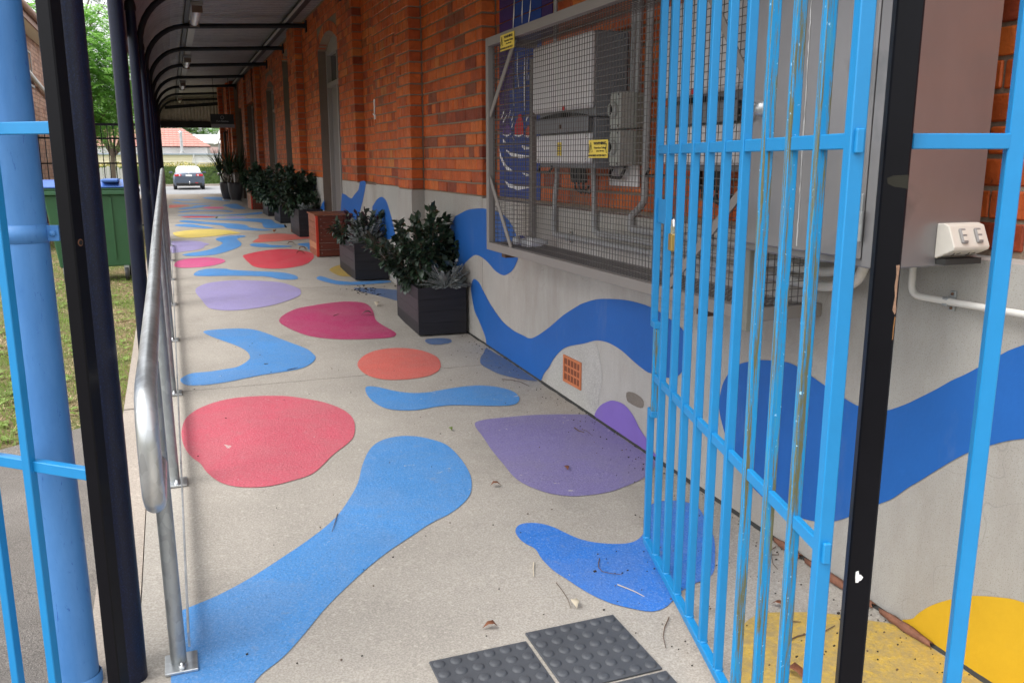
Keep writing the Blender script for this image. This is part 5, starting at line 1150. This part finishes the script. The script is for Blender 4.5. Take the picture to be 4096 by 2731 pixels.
twig('thin twig on the blue patch by the wall', [(2062, 1515), (2085, 1524), (2108, 1530)], .0014)
twig('small black stick on the purple shape', [(2298, 1715), (2315, 1727), (2337, 1733)], .0036)
twig('fine twig crossing the purple shape', [(2328, 1720), (2350, 1730), (2372, 1748)], .0014)
z5 = lambda pts: sz(pts, 2500, 2000, 2.1456)
twig('forked twig behind the gate bars', z5([(1295, 410), (1245, 445), (1270, 560), (1310, 605)]), .0022)
twig('short twig crossing the forked one behind the gate', z5([(1215, 488), (1260, 480), (1320, 482)]), .0022)
twig('dark twig near the wall behind the gate', z5([(1690, 715), (1650, 830), (1640, 935)]), .0022)
twig('long brown twig on the yellow shape', z5([(1365, 1240), (1480, 1180), (1620, 1150), (1720, 1135), (1800, 1090)]), .0026)
twig('short twig at the top of the yellow shape', z5([(1385, 1045), (1440, 1055), (1510, 1058)]), .0022)
twig('thin twig on the blue boomerang shape', z1([(955, 1482), (990, 1480)]), .003)
twig('thin dark twig right of the boomerang shape', z1([(1150, 1532), (1200, 1520), (1235, 1512)]), .003)
twig('small twig on the magenta shape', z2([(72, 1182), (95, 1174), (118, 1168)]), .003)
twig('fine twig on the long blue wave', [(1350, 2060), (1340, 2095), (1328, 2132)], .0018)
def dleaf(label, u, v, L, mat='dry_leaf', seed=1):
    random.seed(seed); p = floor_pt(u, v); b = MB(); a = random.uniform(0, 6.28); leaf_faces(b, p + Vector((0, 0, .003)), Vector((math.cos(a), math.sin(a), .25)), Vector((0, 0, 1)), L, L * .5, 0, .8); o = b.build('dry_leaf', M[mat]); 
    so = o.modifiers.new('thick', 'SOLIDIFY'); so.thickness = .0006; recenter(o); return tag(o, label, 'leaf', 'fallen leaves')
dleaf('curled brown leaf on bare concrete right of the long blue wave', 1962, 1948, .045, seed=2); dleaf('red brown leaf on the purple shape', 2272, 1886, .04, seed=3); dleaf('yellow brown crumpled leaf above the tactile pavers', 2308, 2440, .05, 'twig_pale', 4)
dleaf('reddish leaf on the yellow shape behind the gate', 3138, 2685, .07, seed=6); dleaf('dark curled leaf near the wall behind the gate', 3140, 2440, .045, seed=7); dleaf('pale leaf beside the magenta shape', 1507, 1227, .09, 'twig_pale', 8)
dleaf('tuft of green leaf scraps on the edge of the magenta shape', 1490, 1262, .09, 'leaf2', 9); dleaf('small leaf left of the tactile pavers', 1990, 2512, .045, seed=12); dleaf('green leaf scrap above the purple shape', 1807, 1726, .035, 'grass', 13)
for i, (u, v) in enumerate(((1195, 1001), (1168, 931), (1148, 981), (1185, 1018), (1100, 929))): dleaf(['dark leaf below the red box', 'dark leaf by the third planter', 'dark leaf above the crimson oval', 'dark leaf near the corner of the red box', 'dark leaf on the coral floor shape far off'][i], u, v, .11, seed=20 + i)
# bark strips lodged against the wall foot
for i, (y0, y1, lab) in enumerate(((2.42, 2.28, 'short strip of dry bark against the wall foot, farthest behind the gate'), (2.25, 1.93, 'long strip of dry bark against the wall foot behind the gate'), (1.90, 1.70, 'curled strip of dry bark against the wall foot beside the black post'))):
    b = MB(); n = 8
    for k in range(n + 1):
        y = y0 + (y1 - y0) * k / n; zz = floor_z(y); w_ = .009 * math.sin(math.pi * (k + .7) / (n + 1.4)) + random.uniform(0, .004)
        b.v += [(1.985 - w_ * 1.2, y, zz + .005), (1.985 - w_ * .5, y + .01, zz + .014 + w_ * .6), (1.992, y, zz + .008 + w_)]
    for k in range(n):
        for j in (0, 1): b.f.append((3 * k + j, 3 * k + j + 1, 3 * k + j + 4, 3 * k + j + 3)); b.m.append(0); b.sm.append(True); b.col.append(None)
    o = b.build('bark_strip', simple('bark_strip_brown', (.20, .085, .05), .85, var=.6, sc=60)); so = o.modifiers.new('thick', 'SOLIDIFY'); so.thickness = .003; recenter(o); tag(o, lab, 'bark', 'bark strips')
# grit: more specks than anyone could count
b = MB(); random.seed(81)
for i in range(520):
    if random.random() < .30: x, y = random.uniform(.0, 1.97), random.uniform(1.5, 6.5)
    elif random.random() < .6: x, y = 1.985 - abs(random.gauss(0, .10)), random.uniform(1.3, 6.0)
    else: x, y = random.uniform(1.2, 1.95), random.uniform(1.2, 2.6)
    s_ = random.uniform(.0008, .0026) * (1.6 if random.random() < .06 else 1); b.obox((x, y, floor_z(y) + .003 + s_ * .5), (Vector((1, .3, 0)).normalized(), Vector((-.3, 1, 0)).normalized(), Vector((0, 0, 1))), (s_ * random.uniform(.6, 1.6), s_ * .8, s_ * .6), random.choice((0, 0, 1)))
for i in range(60):
    a = random.gauss(0, .08); c = random.gauss(0, .05); x, y = 1.63 + a, 8.05 + c * 3; s_ = random.uniform(.002, .007); b.obox((x, y, floor_z(y) + .004), AX, (s_ * 1.5, s_, s_ * .5), 0)
b.build('leaf_litter_grit', [simple('dark_grit', (.03, .022, .016), .9), M['twig']], kind='stuff')

# ============================================================ LEFT SIDE: LAWN, BIN, BUILDING, FENCES, TREES
random.seed(90); b = MB()
for i in range(26000):
    y = 3.6 + (random.random() ** 1.4) * 16; x = -.36 - random.random() * (.25 + .14 * y)
    if y < 5.45 - .0 and x > -.36 - (5.45 - y) * 1.2 - .02: continue
    if y < 4.9 + (x + .92) * .85 * 1: continue
    cl = math.sin(x * 7.3 + 1.3 * math.sin(y * 2.1)) + math.sin(y * 3.1 + x * 4)
    dry = cl > random.uniform(-.9, 1.2); h = random.uniform(.018, .055) * (.6 if dry else 1); a = random.uniform(0, 6.28); w_ = random.uniform(.0022, .0045); z = ground_z(y)
    dx, dy = math.cos(a) * w_, math.sin(a) * w_; lx, ly = random.gauss(0, h * .5), random.gauss(0, h * .5)
    if dry and random.random() < .5: h *= .35; lx *= 2.5; ly *= 2.5
    b.add([(x - dx, y - dy, z), (x + dx, y + dy, z), (x + lx, y + ly, z + h)], [(0, 1, 2)], 1 if dry else 0)
for i in range(380):
    y = 4.8 + (random.random() ** 1.3) * 8; x = -.40 - random.random() * (.2 + .13 * y)
    if y < 5.45 and x > -.36 - (5.45 - y) * 1.2: continue
    for k in range(4): a = random.uniform(0, 6.28); leaf_faces(b, Vector((x, y, ground_z(y) + .008)), Vector((math.cos(a), math.sin(a), .45)), Vector((0, 0, 1)), random.uniform(.03, .065), .026, 0, .3)
b.build('lawn_grass', [M['grass'], M['straw']], kind='stuff')
# wheelie bin
bn = thing('waste_bin', 'large green four wheeled waste bin with a blue lid on the grass', 'bin', (-.97, 12.6, -.1))
yb, zb_ = 12.3, -.10
def frus(b, x0, x1, y0, y1, z0, X0_, X1_, Y0_, Y1_, z1_):
    return b.add([(x0, y0, z0), (x1, y0, z0), (x1, y1, z0), (x0, y1, z0), (X0_, Y0_, z1_), (X1_, Y0_, z1_), (X1_, Y1_, z1_), (X0_, Y1_, z1_)], [(3, 2, 1, 0), (4, 5, 6, 7), (0, 1, 5, 4), (1, 2, 6, 5), (2, 3, 7, 6), (3, 0, 4, 7)])
frus(MB(), -1.40, -.56, yb + .1, yb + .7, zb_ + .19, -1.50, -.44, yb, yb + .78, 1.02).build('tub', M['bin_green'], bn, bev=.02)
MB().box(-1.54, -.40, yb - .05, yb + .83, 1.02, 1.075, 0, .008).box(-1.53, -.41, yb - .04, yb + .82, 1.08, 1.105, 0, .006).build('rim', M['bin_green'], bn)
rb = MB()
for x in (-1.2, -.97, -.74): rb.bar((x, yb + .075, zb_ + .3), (x, yb - .006, .99), .03, .02, (0, 1, 0))
rb.build('rib', M['bin_green'], bn)
n = 10; ld_ = MB()
pf = [(yb - .05 + .88 * i / n, 1.11 + .095 * math.sin(math.pi * min(1, (i + .6) / (n + 1)))) for i in range(n + 1)]
ld_.prism([(-1.53, y, z) for y, z in pf] + [(-1.53, yb + .83, 1.108), (-1.53, yb - .05, 1.108)], (1.12, 0, 0)); ld_.build('lid', M['bin_blue'], bn, bev=.01)
for x in (-1.25, -.72): MB().box(x - .1, x + .1, yb - .06, yb + .5, 1.175, 1.215, 0, .012).build('lid_ridge', M['bin_blue'], bn)
for x in (-1.34, -.62):
    for y in (yb + .12, yb + .66):
        wh = MB().lathe((x - .022, y, zb_ + .085), [(.085, 0), (.09, .01), (.09, .035), (.085, .045)], 20, 0, (1, 0, 0)).build('wheel', M['rubber'], bn)
        MB().lathe((x - .024, y, zb_ + .085), [(0, .0), (.055, 0), (.055, .05), (0, .05)], 14, 0, (1, 0, 0)).build('hub', M['galv_dull'], wh)
        MB().box(x - .03, x + .03, y - .02, y + .02, zb_ + .12, zb_ + .2).build('castor_fork', M['galv_dull'], bn)
# tan brick building across the grass
lb_ = thing('tan_brick_building', 'tan brick building with brown gutter beyond the grass at far left', 'building', (-3.4, 24, -.2))
XF = -2.5
core = MB().box(-8, XF - .006, 17.5, 25.6, -.4, 3.95).build('mortar_wall', M['mortar'], lb_)
bm_ = MB(); z = -.3; row = 0; win = (20.35, 20.95, 2.95, 3.62)
while z < 3.93:
    y = 17.5 - (.12 if row % 2 else 0)
    while y < 25.55:
        if not (win[0] < y + .1 < win[1] and win[2] < z < win[3]) and not (y > 30): bm_.box(XF - .06, XF + random.uniform(-.001, .002), max(y, 17.5), min(y + .23, 25.6), z, z + .076, 0, 0, random.random())
        y += .24
    z += .086; row += 1
bm_.build('brickwork', M['brick_far'], lb_, kind='stuff', attr=True)
wn = MB().box(XF - .05, XF - .03, win[0], win[1], win[2], win[3]).build('window', M['glass'], lb_); MB().box(XF - .03, XF + .012, win[0], win[0] + .05, win[2], win[3]).box(XF - .03, XF + .012, win[1] - .05, win[1], win[2], win[3]).box(XF - .03, XF + .012, win[0] + .05, win[1] - .05, win[3] - .04, win[3]).box(XF - .03, XF + .03, win[0], win[1], win[2] - .05, win[2] - .001).build('frame', M['door_light'], wn)
MB().box(XF - .01, XF + .28, 17, 25.8, 3.93, 3.99).build('soffit', M['cream'], lb_); MB().box(XF + .28, XF + .31, 17, 25.8, 3.92, 4.10).build('fascia', M['fascia'], lb_)
MB().tube([(XF + .36, 17, 4.08), (XF + .36, 25.8, 4.08)], .06, 12).build('gutter', M['fascia'], lb_)
MB().add([(XF + .34, 16.9, 4.12), (XF + .34, 25.8, 4.12), (-6, 25.8, 5.6), (-6, 16.9, 5.6)], [(0, 1, 2, 3)]).build('roof', M['tile'], lb_)
MB().tube([(XF + .06, 18.0, 3.33), (XF + .07, 21.0, 3.02), (XF + .07, 25, 2.65)], .045, 12).build('downpipe', M['conduit_white'], lb_)
# black security fence and grey palings beyond the bin
sf = thing('security_fence', 'black steel rail fence beyond the bin', 'fence', (-1.6, 20, -.2))
for z, h in ((2.16, .05), (1.88, .035), (1.38, .03), (.1, .03)): MB().bar((-2.45, 20, z), (-.42, 20, z), h, h).build('rail', M['black'], sf)
x = -2.4
while x < -.45: MB().box(x - .008, x + .008, 19.985, 20.015, -.18, 2.15).build('picket', M['black'], sf); x += .115
pf_ = thing('paling_fence', 'pale grey paling fence far behind the bin', 'fence', (-3, 44, -.35), None)
x = -5.2
while x < -1.6:
    h = random.uniform(.98, 1.18); MB().prism([(x, 44, -.35), (x + .125, 44, -.35), (x + .125, 44, h - .04), (x + .06, 44, h), (x, 44, h - .06)], (0, .02, 0)).build('paling', M['zinc'] if 0 else M['conduit_white'], pf_); x += .14
MB().bar((-5.2, 44.04, .7), (-1.5, 44.04, .7), .04, .08).build('rail', M['conduit_white'], pf_)
# trees
def tree(name, label, base, trunkh, cen, rad, nclump, leaf, L, mat, trunk_r=.16, sparse=0, seed=1, droop=.5, limbs=9):
    random.seed(seed); t = thing(name, label, 'tree', base); base = Vector(base); cen = Vector(cen); b = MB(); top = base + Vector((0, 0, trunkh)); b.tube([base, base.lerp(top, .5) + rv(.08), top], trunk_r, 10, rs=[trunk_r, trunk_r * .8, trunk_r * .6]); ends = []
    for k in range(limbs):
        d = Vector((random.gauss(0, 1), random.gauss(0, 1), random.gauss(.1, .9))).normalized(); e = cen + Vector((d.x * rad[0], d.y * rad[1], d.z * rad[2])) * .75; m_ = top.lerp(e, .5) + rv(.25); P_ = [top * (1 - f) ** 2 + m_ * 2 * f * (1 - f) + e * f * f for f in [i / 6 for i in range(7)]]; b.tube(P_, .05, 6, rs=[trunk_r * .45 * (1 - .8 * i / 6) for i in range(7)]); ends += P_[2:]
    b.build('trunk', M['bark'], t); f_ = MB()
    for c in range(nclump):
        d = Vector((random.gauss(0, 1), random.gauss(0, 1), random.gauss(0, 1))).normalized() * random.random() ** .38; p = cen + Vector((d.x * rad[0], d.y * rad[1], d.z * rad[2]))
        if random.random() < .25: p = random.choice(ends) + rv(.4)
        a = random.uniform(0, 6.28); ax_ = Vector((math.cos(a), math.sin(a), random.uniform(-.5, .25))).normalized(); FL = random.uniform(.35, .75) * leaf
        s_ = ax_.cross(Vector((0, 0, 1))).normalized()
        for j in range(9):
            q = p + ax_ * FL * j / 9 - Vector((0, 0, droop * FL * (j / 9) ** 2))
            for sg in (-1, 1): leaf_faces(f_, q, s_ * sg + ax_ * .5 + rv(.15), Vector((0, 0, 1)), L * (1 - .35 * j / 9), L * .30, 0, .25)
    f_.build('crown', mat, t, kind='stuff'); return t
tree('feathery_tree', 'bright green feathery tree behind the security fence', (-3.0, 36, -.35), 2.0, (-3.1, 36, 4.6), (3.1, 2.6, 2.5), 2600, 1.0, .22, M['tree_leaf'], .17, seed=101)
tree('feathery_tree', 'second leaning trunk with light green fronds reaching over the car park', (-2.2, 41, -.35), 1.9, (-1.9, 41, 3.9), (2.15, 2.0, 1.5), 520, 1.0, .17, M['tree_leaf'], .15, seed=102)
tree('sparse_conifer', 'tall sparse dark tree rising behind the feathery one', (-4.6, 48, -.35), 5, (-4.6, 48, 10.0), (3.6, 3, 4.6), 800, 1.1, .2, M['tree_dark'], .2, seed=103)
tree('sparse_conifer', 'thin leaved tree showing above the tan brick building', (-8.4, 40, -.35), 4, (-8.0, 40, 8.6), (2.2, 2, 2.2), 190, 1.1, .16, M['tree_dark'], .16, seed=104)
for i, x in enumerate((-9, -3.5, 1, 4.2, 7.5, 12)):
    tree('background_tree', ['green tree behind the houses, far left', 'green tree behind the tiled roof, left part', 'green tree behind the tiled roof, middle', 'green tree behind the white roofed shed, left part', 'green tree behind the white roofed shed, right part', 'green tree behind the houses, far right'][i], (x, 102 + i % 2 * 4, -.4), 3, (x, 102 + i % 2 * 4, 4.2 + (i * 37 % 3) * .5), (3.3, 3, 3.0), 260, 2.0, .5, M['tree_leaf'] if i % 2 else M['tree_dark'], .25, seed=110 + i)

# ============================================================ ACROSS THE CAR PARK
def hedge():
    random.seed(120); t = thing('hedge', 'clipped green hedge with yellow new growth along the car park', 'hedge', (-1, 66, -.3)); MB().box(-12, 9, 65.65, 66.6, -.3, 1.0).build('inner_growth', M['hedge'], t); b = MB()
    for i in range(9000):
        x = random.uniform(-6, 8); top = random.random() < .33
        if top: p = Vector((x, random.uniform(65.5, 66.6), 1.05 + .12 * math.sin(x * 2.1) * math.sin(x * .7) + random.uniform(-.1, .16)))
        else: p = Vector((x, 65.55 + random.uniform(-.12, .08) , random.uniform(-.28, 1.05)))
        leaf_faces(b, p, Vector((random.gauss(0, 1), -1, random.gauss(.4, .8))), Vector((0, 0, 1)) + rv(.6), random.uniform(.07, .13), .06, 1 if p.z > .95 and random.random() < .8 else 0, .3)
    b.build('leaves', [M['hedge'], M['hedge_top']], t, kind='stuff')
hedge()
hs_ = thing('weatherboard_house', 'white and cream weatherboard house with a terracotta tiled roof behind the hedge', 'house', (-2, 74, -.35))
def boards(x0, x1, y, z0, z1_, mat, h=.19):
    z = z0
    while z < z1_ - .01:
        zz = min(z + h, z1_); MB().add([(x0, y - .03, z), (x1, y - .03, z), (x1, y, zz), (x0, y, zz), (x0, y, z), (x1, y, z)], [(0, 1, 2, 3), (0, 4, 5, 1)]).build('board', mat, hs_); z += h
MB().box(-14, 6.2, 72.06, 74, -.35, 1.84).build('wall', M['white'], hs_)
boards(-9, 1.72, 72.05, .1, 1.80, M['cream']); boards(1.86, 6.2, 72.05, .1, 1.80, M['white_board'])
MB().box(1.72, 1.86, 71.96, 72.05, -.3, 1.80).build('corner_trim', M['white'], hs_)
MB().box(-14, 6.3, 71.85, 72.2, 1.80, 1.90).build('gutter', simple('blue_grey_gutter', (.35, .42, .5), .5), hs_)
MB().tube([(1.80, 71.9, 1.80), (1.80, 71.9, 1.55), (1.72, 72.0, 1.45), (1.72, 72.0, -.3)], .05, 8).build('downpipe', M['white'], hs_)
wn = MB().box(2.20, 3.60, 71.99, 72.01, .55, 1.14).build('window', simple('curtained_glass', (.35, .38, .4), .15), hs_)
MB().box(2.12, 2.20, 71.95, 72.02, .5, 1.22).box(3.60, 3.68, 71.95, 72.02, .5, 1.22).box(2.20, 3.60, 71.95, 72.02, 1.14, 1.22).box(2.86, 2.94, 71.96, 72.02, .55, 1.14).build('frame', M['cream'], wn)
MB().box(-14, 2.9, 73.9, 74.1, 1.7, 2.42).build('upper_wall', M['white'], hs_)
MB().box(-14, 3.15, 73.4, 73.6, 2.36, 2.44).build('eave', M['roof_dark'], hs_)
rf = MB().add([(-14, 73.35, 2.44), (3.15, 73.35, 2.44), (1.2, 76.6, 3.88), (-14, 76.6, 3.88), (3.15, 80, 2.44)], [(0, 1, 2, 3), (1, 4, 2)]).build('roof', M['tile'], hs_)
for k in range(8):
    f0, f1 = k / 8, (k + 1) / 8; za, zb2 = 2.44 + 1.44 * f0, 2.44 + 1.44 * f1; ya, yb2 = 73.35 + 3.25 * f0, 73.35 + 3.25 * f1; xa, xb = 3.15 - 1.95 * f0, 3.15 - 1.95 * f1
    MB().add([(-14, ya, za + .05), (xa, ya, za + .05), (xb, yb2, zb2 + .01), (-14, yb2, zb2 + .01), (-14, ya, za), (xa, ya, za)], [(0, 1, 2, 3), (4, 5, 1, 0)]).build('tile_course', M['tile'], rf)
b = MB(); x = -8
while x < 3:
    f = max(0, min(1, (3.1 - x) / 1.95)); b.bar((x, 73.35, 2.5), (x, 73.35 + 3.25 * f, 2.5 + 1.44 * f), .03, .03); x += .3
b.build('tile_rolls', M['tile'], rf, kind='stuff')
fu = MB().cyl((1.0, 73.0, 1.88), (1.0, 73.0, 3.52), .115, 16).build('flue', M['galv'], hs_); MB().lathe((1.0, 73.0, 3.45), [(.15, 0), (.15, .12), (0, .16)], 16).build('cowl', M['galv'], fu); MB().lathe((1.0, 73.0, 1.88), [(.2, 0), (.13, .2)], 16).build('flashing', M['conduit'], fu)
s2 = thing('white_shed', 'shed with a white metal roof right of the tiled house', 'shed', (4, 86, -.3)); MB().box(2.0, 9, 86, 90, -.3, 2.95).build('wall', simple('grey_shed_wall', (.45, .45, .46), .7), s2); MB().add([(1.6, 85.6, 2.95), (9.4, 85.6, 2.95), (9.4, 90, 3.78), (1.6, 90, 3.78)], [(0, 1, 2, 3)]).build('roof', M['roof_white'], s2); MB().box(1.6, 9.4, 85.5, 85.62, 2.86, 2.98).build('gutter', M['white'], s2)
s3 = thing('low_outbuilding', 'low outbuilding with a rusty roof edge beside the tiled house', 'shed', (4.6, 78, -.3)); MB().box(3.4, 8, 78, 80, -.3, 1.9).build('wall', M['white'], s3); MB().add([(3.3, 77.7, 1.95), (8.2, 77.7, 1.9), (8.2, 80, 2.5), (3.3, 80, 2.5)], [(0, 1, 2, 3)]).build('roof', simple('rusty_roof', (.22, .14, .12), .7), s3)
cp = thing('awning_frame', 'white pole and sloping white awning edge just past the end of the walkway', 'awning', (1.62, 31.6, -.3))
MB().cyl((1.62, 31.6, -.33), (1.62, 31.6, 2.0), .028, 12).build('pole', M['galv'], cp); MB().bar((1.60, 31.6, 2.0), (1.95, 31.6, 2.78), .03, .12, (0, 1, 0)).build('awning_edge', M['white'], cp); MB().add([(1.60, 31.6, 2.0), (1.95, 31.6, 2.78), (1.95, 35, 2.78), (1.60, 35, 2.0)], [(0, 1, 2, 3)]).build('awning_sheet', M['white_board'], cp)
MB().tube([(1.5, 31.5, .98), (1.62, 31.5, 1.0), (2.1, 31.5, .97)], .035, 10).build('crossbar', M['white'], cp)
# parked car, seen from behind
car = thing('parked_car', 'dark blue grey sedan with a white reflection coloured onto its cabin, parked facing away', 'car', (1.05, 58.3, -.335))
zc = -.335; yc = 56.3; xc = 1.05
def cs(y, w0, z0, w1, z1_, w2, z2_, w3=None, z3_=None):
    pts = [(-w0, z0), (-w1, z1_), (-w2, z2_)] + ([(-w3, z3_)] if w3 is not None else []); pts = pts + [(-a, b) for a, b in pts[::-1]]; return [(xc + a, y, zc + b) for a, b in pts]
secs = [cs(yc, .70, .30, .80, .45, .80, .66, .74, .80), cs(yc + .06, .78, .26, .87, .45, .87, .72, .78, .98), cs(yc + .5, .80, .22, .89, .45, .89, .76, .76, 1.03), cs(yc + 1.5, .80, .20, .90, .45, .90, .78, .76, .98), cs(yc + 3.2, .80, .20, .90, .45, .90, .76, .76, .94), cs(yc + 4.2, .80, .22, .88, .45, .86, .66, .70, .78), cs(yc + 4.65, .68, .30, .74, .42, .72, .55, .62, .62)]
b = MB(); k = len(secs[0])
for s_ in secs: b.v += s_
for i in range(len(secs) - 1):
    for j in range(k): b.f.append((i * k + j, i * k + (j + 1) % k, (i + 1) * k + (j + 1) % k, (i + 1) * k + j)); b.m.append(0); b.sm.append(True); b.col.append(None)
b.f.append(tuple(range(k))[::-1]); b.m.append(0); b.sm.append(False); b.col.append(None); b.f.append(tuple(range((len(secs) - 1) * k, len(secs) * k))); b.m.append(0); b.sm.append(False); b.col.append(None)
body = b.build('body', M['car'], car)
cb = [cs(yc + .42, .70, 1.0, .70, 1.005, .69, 1.01, .66, 1.015), cs(yc + .95, .72, .98, .67, 1.2, .60, 1.32, .50, 1.355), cs(yc + 1.5, .74, .98, .70, 1.22, .60, 1.36, .48, 1.40), cs(yc + 2.4, .74, .96, .70, 1.22, .60, 1.34, .48, 1.38), cs(yc + 3.3, .72, .92, .71, .93, .70, .935, .66, .94)]
b = MB(); 
for s_ in cb: b.v += s_
for i in range(len(cb) - 1):
    for j in range(k): b.f.append((i * k + j, i * k + (j + 1) % k, (i + 1) * k + (j + 1) % k, (i + 1) * k + j)); b.m.append(0); b.sm.append(True); b.col.append(None)
b.build('cabin', M['car_reflection'], car)
MB().add([(xc - .60, yc + .50, zc + 1.045), (xc + .60, yc + .50, zc + 1.045), (xc + .50, yc + .90, zc + 1.30), (xc - .50, yc + .90, zc + 1.30)], [(0, 1, 2, 3)]).build('rear_window', simple('rear_glass_reflection', (.55, .62, .66), .05, spec=.9), car)  # pale glass colour stands in for the white it reflects
for s_ in (-1, 1):
    lt = MB().box(xc + s_ * .80, xc + s_ * .42, yc - .012, yc + .10, zc + .80, zc + .93, 0, .02).build('tail_light', M['tail'], car); MB().lathe((xc + s_ * .52, yc - .014, zc + .865), [(.045, 0), (0, -.006)], 14, 0, (0, 1, 0)).build('reversing_lens', M['lamp_lens'], lt)
    wh = MB().lathe((xc + s_ * .70, yc + .95, zc + .31), [(.22, 0), (.31, .01), (.31, s_ * .19), (.22, s_ * .2)], 22, 0, (1, 0, 0)).build('wheel', M['rubber'], car); wh2 = MB().lathe((xc + s_ * .70, yc + 3.65, zc + .31), [(.22, 0), (.31, .01), (.31, s_ * .19), (.22, s_ * .2)], 22, 0, (1, 0, 0)).build('wheel', M['rubber'], car)
    MB().obox((xc + s_ * .99, yc + 2.9, zc + 1.0), AX, (.10, .05, .06), 0, .02).build('mirror', M['car'], car)
MB().box(xc - .18, xc + .18, yc - .02, yc - .001, zc + .80, zc + .91, 0, .002).build('number_plate', M['white'], car)
MB().box(xc - .74, xc + .74, yc - .03, yc + .12, zc + .26, zc + .42, 0, .03).build('lower_bumper', M['plastic_black'], car); MB().box(xc + .32, xc + .5, yc - .035, yc - .028, zc + .40, zc + .43).build('reflector', M['tail'], car)
MB().lathe((xc + .02, yc - .10, zc + .40), [(.0, .10), (.03, .08), (.035, .04), (.02, 0), (.02, -.06)], 12).build('tow_ball', M['chrome'], car); MB().lathe((xc, yc - .004, zc + .965), [(.04, 0), (0, -.006)], 14, 0, (0, 1, 0)).build('badge', M['chrome'], car)
for o in list(C.objects):          # thin stuff helpers keep only one user-facing object each
    if o.type == 'MESH' and o.parent is None and 'kind' not in o and 'label' not in o: print('UNTAGGED', o.name)
